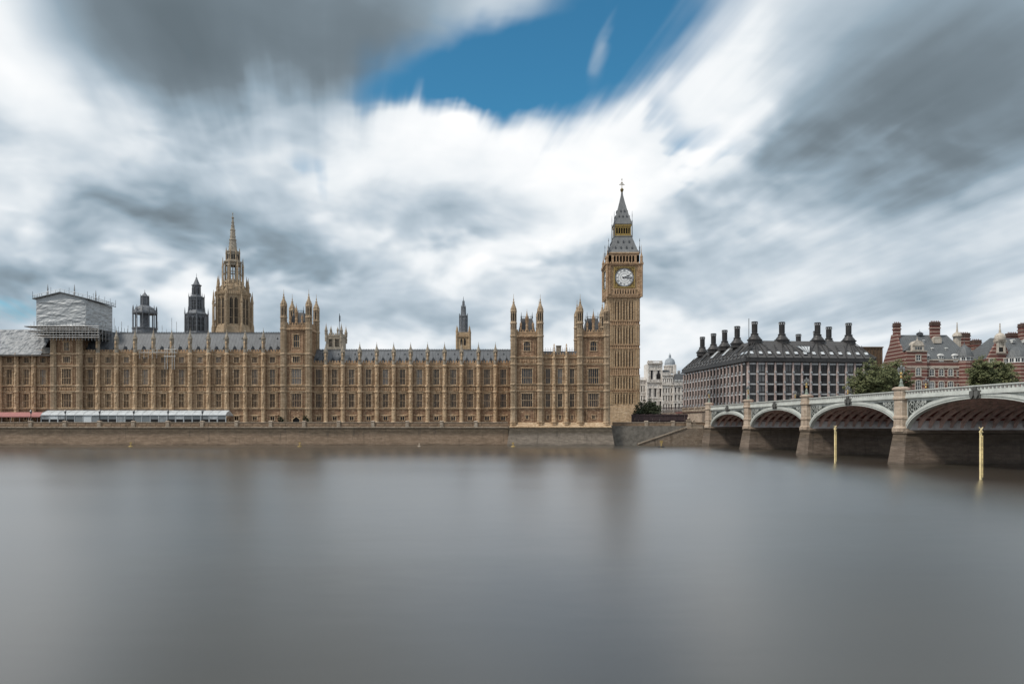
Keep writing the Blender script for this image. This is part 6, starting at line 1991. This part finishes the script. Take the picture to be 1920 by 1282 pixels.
for px in (1748, 1774.5): gable_dormer(t, hx(px), Yh + 6.4, PZ(642, Yh + 6.5), .7, .8, dep=2)
m = MB(); c = PX(1757.5, Yh + 6); m.box(c - 1.6, c + 1.6, Yh + 5.6, Yh + 8, PZ(643.5, Yh + 6), PZ(634, Yh + 6)); m.extr([(c - 1.7, PZ(634, Yh + 6)), (c + 1.7, PZ(634, Yh + 6)), (c + 1.0, PZ(631, Yh + 6)), (c - 1, PZ(631, Yh + 6))], Yh + 5.5, Yh + 8); obj('chimney_base', m, CREAM, t)
brick_chimney(t, PX(1746.5, Yh + 7.5), PX(1763, Yh + 7.5), Yh + 7.5, 1.7, zrg - 4, PZ(603, Yh + 7.5))
m = MB(); brick_chimney(t, xl - .1, xl + 2.3, Yh + 8.2, 2.0, zrg - 4.5, PZ(605, Yh + 8))
m = MB(); c = PX(1724.5, Yh + 9.5); m.lathe(c, Yh + 9.5, [(1.3, zrg - .3), (1.3, zrg + .5), (1.5, zrg + .6), (.6, zrg + 1.2), (.1, zrg + 1.4), (.03, zrg + 2.4)], 8); obj('roof_vent', m, LEADG, t)
c = hx(1809.5); m = MB(); m.lathe(c, Yh + .6, [(2.9, Z0), (2.9, hz(676.5))], 10); obj('corner_turret', m, BRICK, t)
m = MB(); m.lathe(c, Yh + .6, [(2.95, hz(676.5)), (2.95, hz(669.5)), (3.15, hz(669.3)), (3.15, hz(668))], 10); o = obj('turret_window_frame', m, WPAINT, t)
m = MB()
for i in range(-3, 4):
    a = math.pi / 5 * i; x, y = c + 2.9 * math.sin(a), Yh + .6 - 2.9 * math.cos(a); ux, uy = math.cos(a), math.sin(a); ox, oy = math.sin(a) * .04, -math.cos(a) * .04
    for s in (-.36, .36): m.poly((x + ux * (s - .28) + ox, y + uy * (s - .28) + oy, hz(675.3)), (x + ux * (s + .28) + ox, y + uy * (s + .28) + oy, hz(675.3)), (x + ux * (s + .28) + ox, y + uy * (s + .28) + oy, hz(670.3)), (x + ux * (s - .28) + ox, y + uy * (s - .28) + oy, hz(670.3)))
obj('pane', m, BGLASS, o)
m = MB(); m.lathe(c, Yh + .6, [(3.5, hz(668)), (3.45, hz(667)), (3.0, hz(661)), (1.6, hz(651)), (.3, hz(646.5)), (.22, hz(644)), (.06, hz(642)), (.03, hz(628))], 10); obj('turret_roof', m, HSLATE, t)
c = PX(1794.5, Yh + 12); m = MB(); m.box(c - 1.1, c + 1.1, Yh + 11, Yh + 13.2, zrg - 5, PZ(631, Yh + 12)); m.lathe(c, Yh + 12, [(1.9, PZ(631, Yh + 12)), (1.9, PZ(629.5, Yh + 12)), (1.6, PZ(626, Yh + 12)), (.5, PZ(622.5, Yh + 12)), (.32, PZ(617, Yh + 12)), (.22, PZ(612, Yh + 12)), (.18, PZ(604.5, Yh + 12))], 10); obj('gable_cupola', m, CREAM, t)

# link roof between the two houses
t = T('link_building', 'lower slate roofed range with banded chimneys between the two striped brick houses', 'house', (hx(1845), Yh + 12, Z0))
yl = Yh + 12; lx = lambda p: PX(p, yl); lz = lambda p: PZ(p, yl)
m = MB(); m.box(lx(1800), lx(1880), yl, yl + 14, Z0, lz(672)); obj('wall', m, REDB, t)
m = MB(); m.poly((lx(1800), yl - .2, lz(672)), (lx(1880), yl - .2, lz(672)), (lx(1880), yl + 6, lz(644)), (lx(1800), yl + 6, lz(644))); m.poly((lx(1880), yl + 14, lz(672)), (lx(1800), yl + 14, lz(672)), (lx(1800), yl + 6, lz(644)), (lx(1880), yl + 6, lz(644))); obj('roof', m, HSLATE, t)
m = MB(); m.taper(lx(1824), lx(1824) + .01, yl - .5, yl - .2, lz(659.5), lx(1824), lx(1824) + .01, yl - .5, yl - .2, lz(657.5)); m.extr([(lx(1822), lz(658)), (lx(1864), lz(652)), (lx(1864), lz(650)), (lx(1822), lz(656))], yl - .1, yl + 4); obj('parapet', m, CREAM, t)
for px in (1829, 1845): gable_dormer(t, lx(px), yl - .1, lz(669), 1.2, 1.3, dep=2)
brick_chimney(t, lx(1815), lx(1832), yl + 5, 3, lz(660), PZ(624, yl + 5)); brick_chimney(t, lx(1831.5), lx(1845.5), yl + 2, 3, lz(665), PZ(637, yl + 2))

t = T('brick_house', 'far right striped brick mansion with a white domed gable and curved window bay', 'house', (hx(1900), Yh - 2, Z0))
Y2 = Yh - 4; gx = lambda p: PX(p, Y2); gz = lambda p: PZ(p, Y2)
m = MB(); m.box(gx(1852), gx(1985), Y2, Y2 + 22, Z0, gz(672)); m.extr([(gx(1852), gz(672)), (gx(1893), gz(672)), (gx(1889), gz(655)), (gx(1884), gz(645)), (gx(1884), gz(634)), (gx(1867), gz(634)), (gx(1867), gz(645)), (gx(1861), gz(655))], Y2 - .02, Y2 + 1.2)
obj('wall', m, BRICK, t)
m = MB(); m.poly((gx(1852), Y2 + .6, gz(672)), (gx(1985), Y2 + .6, gz(672)), (gx(1975), Y2 + 9, gz(629)), (gx(1882), Y2 + 9, gz(629))); m.poly((gx(1985), Y2 + 22, gz(672)), (gx(1852), Y2 + 22, gz(672)), (gx(1882), Y2 + 9, gz(629)), (gx(1975), Y2 + 9, gz(629))); m.poly((gx(1852), Y2 + 22, gz(672)), (gx(1852), Y2 + .6, gz(672)), (gx(1882), Y2 + 9, gz(629)))
obj('roof', m, HSLATE, t)
c = gx(1876)
m = MB(); m.box(c - 1.9, c + 1.9, Y2 - .7, Y2 - .022, gz(662), gz(660)); m.box(c - 1.7, c - 1.0, Y2 - .6, Y2 - .022, gz(660), gz(641)); m.box(c + 1.0, c + 1.7, Y2 - .6, Y2 - .022, gz(660), gz(641)); m.box(c - 1.0, c + 1.0, Y2 - .3, Y2 - .022, gz(651), gz(641)); m.box(c - 2.1, c + 2.1, Y2 - .8, Y2 + 1.5, gz(641), gz(637.5))
m.lathe(c, Y2 + .4, [(2.0, gz(637.5)), (2.1, gz(633)), (1.9, gz(629)), (1.2, gz(625.5)), (.5, gz(624)), (.4, gz(619)), (.28, gz(616)), (.2, gz(606))], 12); obj('aedicule', m, CREAM, t)
m = MB(); m.extr([(c - .9, gz(660)), (c + .9, gz(660)), (c + .9, gz(654)), (c + .6, gz(651.5)), (c, gz(650.5)), (c - .6, gz(651.5)), (c - .9, gz(654))], Y2 - .2, Y2 - .03); obj('niche_opening', m, DARK, t)
c = gx(1908); m = MB(); m.lathe(c, Y2 + 1, [(4.6, Z0), (4.6, gz(680.5))], 14); obj('curved_bay', m, BRICK, t)
m = MB(); m.lathe(c, Y2 + 1, [(4.65, gz(680.5)), (4.65, gz(671.5)), (4.9, gz(671)), (4.9, gz(669.5))], 14); o = obj('bay_window_frame', m, WPAINT, t)
m = MB()
for i in range(-4, 5):
    a = math.pi / 7 * i; x, y = c + 4.56 * math.sin(a), Y2 + 1 - 4.56 * math.cos(a); ux, uy = math.cos(a), math.sin(a); ox, oy = math.sin(a) * .05, -math.cos(a) * .05
    for s in (-.4, .4): m.poly(*[(x + ux * (s + q) + ox, y + uy * (s + q) + oy, z) for q, z in ((-.3, gz(679)), (.3, gz(679)), (.3, gz(672.5)), (-.3, gz(672.5)))])
obj('pane', m, BGLASS, o)
m = MB(); m.lathe(c, Y2 + 1, [(5.1, gz(669.5)), (4.9, gz(667)), (3.4, gz(657)), (1.2, gz(650)), (.3, gz(648.5)), (.24, gz(647)), (.03, gz(642))], 14); obj('bay_roof', m, HSLATE, t)
for px in (1858.5, 1886): house_window(t, gx(px), Y2 - .02, gz(681), gz(673), 1.5)
for px in (1916, 1886, 1858): house_window(t, gx(px), Y2 + (1 - 4.65 if px > 1900 else -.04), gz(706), gz(696), 1.8)
for px in (1898, 1919, 1940): gable_dormer(t, PX(px, Y2 + 7), Y2 + 6, PZ(642, Y2 + 6), .9, 1.0, dep=2)
brick_chimney(t, PX(1893, Y2 + 10), PX(1910, Y2 + 10), Y2 + 10, 3, gz(640), PZ(624, Y2 + 10)); brick_chimney(t, PX(1917, Y2 + 7), PX(1932, Y2 + 7), Y2 + 7, 3, gz(650), PZ(606, Y2 + 7))

# ------------------------------------------------------------------ pale stone palaces beyond the clock tower
Yg = 420.0; wx = lambda p: PX(p, Yg); wz = lambda p: PZ(p, Yg)
PORT_W = mat('white_building_glass', glass_fn((.03, .03, .035), (.12, .12, .13)))


def classical(t, x0, x1, y, z0, z1, floors, cols, dep, mt=PORTLAND, arch_top=False):
    hs_ = []
    for (a, b) in floors:
        for i in range(cols):
            c = x0 + (x1 - x0) * (i + .5) / cols; w = (x1 - x0) / cols * .36
            hs_.append((c - w / 2, c + w / 2, a, b))
    m = MB(); wall(m, x0, x1, z0, z1, y, hs_, .5)
    m.poly((x0, y + dep, z0), (x0, y, z0), (x0, y, z1), (x0, y + dep, z1)); m.poly((x1, y, z0), (x1, y + dep, z0), (x1, y + dep, z1), (x1, y, z1)); m.poly((x0, y, z1), (x1, y, z1), (x1, y + dep, z1), (x0, y + dep, z1)); m.poly((x1, y + dep, z0), (x0, y + dep, z0), (x0, y + dep, z1), (x1, y + dep, z1))
    obj('wall', m, mt, t)
    for a, b, c, d in hs_:
        k = ('cw', round(b - a, 2), round(d - c, 2)); w, h = b - a, d - c
        if k not in _wc:
            f = MB(); f.box(-w / 2 - .3, -w / 2, -.2, -.003, 0, h); f.box(w / 2, w / 2 + .3, -.2, -.003, 0, h); f.box(-w / 2 - .5, w / 2 + .5, -.4, -.003, h, h + .35); f.extr([(-w / 2 - .5, h + .35), (w / 2 + .5, h + .35), (0, h + .9)], -.4, -.003); f.box(-w / 2 - .4, w / 2 + .4, -.35, -.003, -.3, 0)
            p = MB(); p.poly((-w / 2, .4, 0), (w / 2, .4, 0), (w / 2, .4, h), (-w / 2, .4, h))
            _wc[k] = (mesh(f, mt), mesh(p, PORT_W))
        o = put('window', _wc[k][0], t, ((a + b) / 2, y, c)); put('pane', _wc[k][1], o)
    m = MB()
    for z in [f[0] - .9 for f in floors] + [z1 - .6]: m.box(x0 - .3, x1 + .3, y - .45, y - .002, z, z + .45)
    m.box(x0 - .5, x1 + .5, y - .9, y - .002, z1 - .15, z1 + .3)
    for i in range(cols + 1):
        x = x0 + (x1 - x0) * i / cols
        m.box(x - .28, x + .28, y - .3, y - .003, z0, z1 - .6)
    for i in range(int((x1 - x0) / .8)): m.box(x0 + i * .8 + .1, x0 + i * .8 + .5, y - .5, y - .1, z1 + .3, z1 + 1.1)
    m.box(x0 - .2, x1 + .2, y - .55, y - .05, z1 + 1.1, z1 + 1.4)
    obj('cornice_moulding', m, mt, t)


t = T('government_building', 'tall pale stone pavilion block with a big arched opening just right of clock tower', 'government building', (wx(1228), Yg, Z0))
classical(t, wx(1214), wx(1243), Yg, Z0, wz(716), [(wz(767), wz(752)), (wz(744), wz(728))], 3, 16)
classical(t, wx(1216), wx(1241.5), Yg + .6, wz(715), wz(681), [(wz(711), wz(694))], 2, 14)
m = MB(); c = wx(1235); m.extr([(c - 1.0, wz(711)), (c + 1.0, wz(711)), (c + 1.0, wz(702)), (c + .6, wz(699)), (c - .6, wz(699)), (c - 1.0, wz(702))], Yg + .4, Yg + .58); obj('arch_opening', m, DARK, t)
m = MB()
for x in (wx(1216.5), wx(1222), wx(1240)): m.box(x - .7, x + .7, Yg + .4, Yg + 1.8, wz(681), wz(677.5)); m.ball((x, Yg + 1, wz(676.5)), .5, 8, 5)
obj('parapet', m, PORTLAND, t)
classical(t, wx(1190), wx(1213.6), Yg + 6, Z0, wz(711), [(wz(767), wz(758)), (wz(751), wz(741)), (wz(734), wz(722))], 5, 14)
m = MB()
m.lathe(wx(1203), Yg + 30, [(1.6, 12), (1.6, wz(700)), (1.9, wz(698)), (1.2, wz(694)), (1.1, wz(684)), (1.3, wz(683)), (.7, wz(678)), (.5, wz(672)), (.03, wz(662))], 8); obj('corner_turret', m, STONE_G, t)
t = T('government_building', 'pale stone building with small grey lead dome beside the dark roofed office', 'government building', (wx(1262), Yg - 4, Z0))
yg2 = Yg - 5
classical(t, PX(1243.5, yg2), PX(1263, yg2), yg2 + 2, Z0, PZ(721, yg2), [(PZ(767, yg2), PZ(757, yg2)), (PZ(751, yg2), PZ(741, yg2)), (PZ(736, yg2), PZ(727, yg2))], 4, 16)
classical(t, PX(1263.3, yg2), PX(1290, yg2), yg2, Z0, PZ(721.5, yg2), [(PZ(767, yg2), PZ(756, yg2)), (PZ(750, yg2), PZ(740, yg2)), (PZ(735, yg2), PZ(726, yg2))], 4, 16)
classical(t, PX(1245, yg2), PX(1264, yg2), yg2 + 4, PZ(722, yg2), PZ(702, yg2), [(PZ(718, yg2), PZ(709, yg2))], 5, 12)
m = MB(); a, b = PX(1263, yg2), PX(1292, yg2)
m.taper(a, b, yg2 + .3, yg2 + 16, PZ(721, yg2), a + 1.5, b - 1.5, yg2 + 3, yg2 + 13, PZ(700, yg2)); m.taper(PX(1246, yg2), a - .01, yg2 + 5, yg2 + 16, PZ(702, yg2), PX(1248, yg2), a - 1, yg2 + 7, yg2 + 14, PZ(692, yg2)); obj('roof', m, SLATE_D, t)
for px in (1268, 1274, 1280): gable_dormer(t, PX(px, yg2), yg2 + .6, PZ(719, yg2), 1.3, 1.5, dep=2)
m = MB(); m.box(PX(1267, yg2), PX(1272, yg2), yg2 + 5, yg2 + 7, PZ(712, yg2), PZ(682, yg2)); m.box(PX(1277, yg2), PX(1281, yg2), yg2 + 7, yg2 + 9, PZ(712, yg2), PZ(693, yg2)); obj('chimney', m, PORTLAND, t)
c = PX(1256, yg2 + 12); yd_ = yg2 + 12; dz2 = lambda p: PZ(p, yd_)
m = MB(); m.lathe(c, yd_, [(3.1, dz2(700)), (3.1, dz2(688)), (3.5, dz2(687)), (3.5, dz2(685.5)), (2.9, dz2(685))], 16); obj('drum', m, PORTLAND, t)
m = MB(); m.lathe(c, yd_, [(2.9, dz2(685)), (2.85, dz2(680)), (2.4, dz2(675)), (1.5, dz2(672)), (.7, dz2(671)), (.6, dz2(667)), (.7, dz2(666.5)), (.3, dz2(664.5)), (.03, dz2(661))], 16); obj('dome', m, plain('pale_lead', (.27, .30, .33), .5, var=.2), t, smooth=False)
m = MB()
for i in range(16):
    a = math.pi / 8 * i; m.box(c + 3.13 * math.sin(a) - .2, c + 3.13 * math.sin(a) + .2, yd_ - 3.13 * math.cos(a) - .2, yd_ - 3.13 * math.cos(a) + .2, dz2(698), dz2(688))
obj('drum_column_frame', m, PORTLAND, t)

# ------------------------------------------------------------------ bronze chariot group on its plinth beyond the bridge
Ys = 265.0; sx0 = PX(1500.5, Ys)
t = T('statue', 'dark bronze chariot group with rearing horses on a plinth behind the bridge parapet', 'statue', (sx0, Ys, 10.5))
BZ = plain('dark_bronze_statue', (.03, .032, .030), .45, .3, var=.3)
m = MB(); m.box(sx0 - 2.6, sx0 + 2.6, Ys - 1.3, Ys + 1.3, Z0, 14.6); m.box(sx0 - 2.8, sx0 + 2.8, Ys - 1.5, Ys + 1.5, 14.6, 15.0); obj('plinth', m, PIERST, t)


def skin(name, verts, edges, radii, mt, parent):
    me = bpy.data.meshes.new(name); I = INV[parent.name]
    me.from_pydata([I @ Vector(v) for v in verts], edges, []); me.materials.append(mt)
    o = bpy.data.objects.new(name, me); COL.objects.link(o); o.parent = parent
    mo = o.modifiers.new('skin', 'SKIN')
    for i, r_ in enumerate(radii): me.skin_vertices[0].data[i].radius = (r_, r_)
    me.skin_vertices[0].data[0].use_root = True
    o.modifiers.new('sub', 'SUBSURF').levels = 1
    o.modifiers['sub'].render_levels = 1
    return o


for k in (-.55, .55):
    b0 = Vector((sx0 + .1, Ys + k, 15))
    P_ = lambda x, y, z: tuple(b0 + Vector((x, y, z)))
    vs_ = [P_(0, 0, 1.0), P_(-.7, 0, 1.5), P_(-1.1, 0, 2.1), P_(-1.35, 0, 2.6), P_(-1.75, 0, 2.5), P_(-1.1, .15, 1.2), P_(-1.5, .15, 1.5), P_(-1.55, .15, 1.1), P_(-1.0, -.15, 1.1), P_(-1.6, -.15, 1.2), P_(-1.7, -.15, .85),
           P_(.45, .2, .75), P_(.2, .22, .45), P_(.5, .22, 0), P_(.45, -.2, .75), P_(.3, -.22, .45), P_(.6, -.22, 0), P_(.6, 0, 1.1), P_(.95, 0, .9), P_(1.0, 0, .4)]
    es = [(0, 1), (1, 2), (2, 3), (3, 4), (1, 5), (5, 6), (6, 7), (1, 8), (8, 9), (9, 10), (0, 11), (11, 12), (12, 13), (0, 14), (14, 15), (15, 16), (0, 17), (17, 18), (18, 19)]
    skin('horse', vs_, es, [.36, .38, .25, .2, .12, .16, .1, .07, .16, .1, .07, .2, .1, .08, .2, .1, .08, .12, .1, .05], BZ, t)
m = MB(); m.taper(sx0 + 1.2, sx0 + 2.4, Ys - .8, Ys + .8, 15.5, sx0 + 1.0, sx0 + 2.5, Ys - .9, Ys + .9, 16.3); m.tube((sx0 + 1.3, Ys, 15.6), (sx0 - .6, Ys, 15.9), .07, 5); o = obj('chariot', m, BZ, t)
for k in (-1.0, 1.0):
    m = MB()
    for i in range(14):
        a, b = 2 * math.pi * i / 14, 2 * math.pi * (i + 1) / 14; m.tube((sx0 + 1.7 + .72 * math.cos(a), Ys + k, 15.75 + .72 * math.sin(a)), (sx0 + 1.7 + .72 * math.cos(b), Ys + k, 15.75 + .72 * math.sin(b)), .08, 5)
        if i % 2 == 0: m.tube((sx0 + 1.7, Ys + k, 15.75), (sx0 + 1.7 + .72 * math.cos(a), Ys + k, 15.75 + .72 * math.sin(a)), .04, 4)
    obj('wheel', m, BZ, t)
b0 = Vector((sx0 + 1.55, Ys, 16))
P_ = lambda x, y, z: tuple(b0 + Vector((x, y, z)))
skin('standing_figure', [P_(0, 0, .9), P_(0, 0, 1.4), P_(0, 0, 1.65), P_(0, 0, 1.9), P_(-.05, .3, 1.45), P_(-.25, .55, 1.8), P_(0, -.3, 1.4), P_(-.4, -.5, 1.6), P_(-.7, -.55, 1.9), P_(0, .12, .4), P_(0, .14, 0), P_(0, -.12, .4), P_(0, -.14, 0)],
     [(0, 1), (1, 2), (2, 3), (1, 4), (4, 5), (1, 6), (6, 7), (7, 8), (0, 9), (9, 10), (0, 11), (11, 12)], [.24, .22, .1, .14, .11, .07, .11, .08, .06, .2, .22, .2, .22], BZ, t)
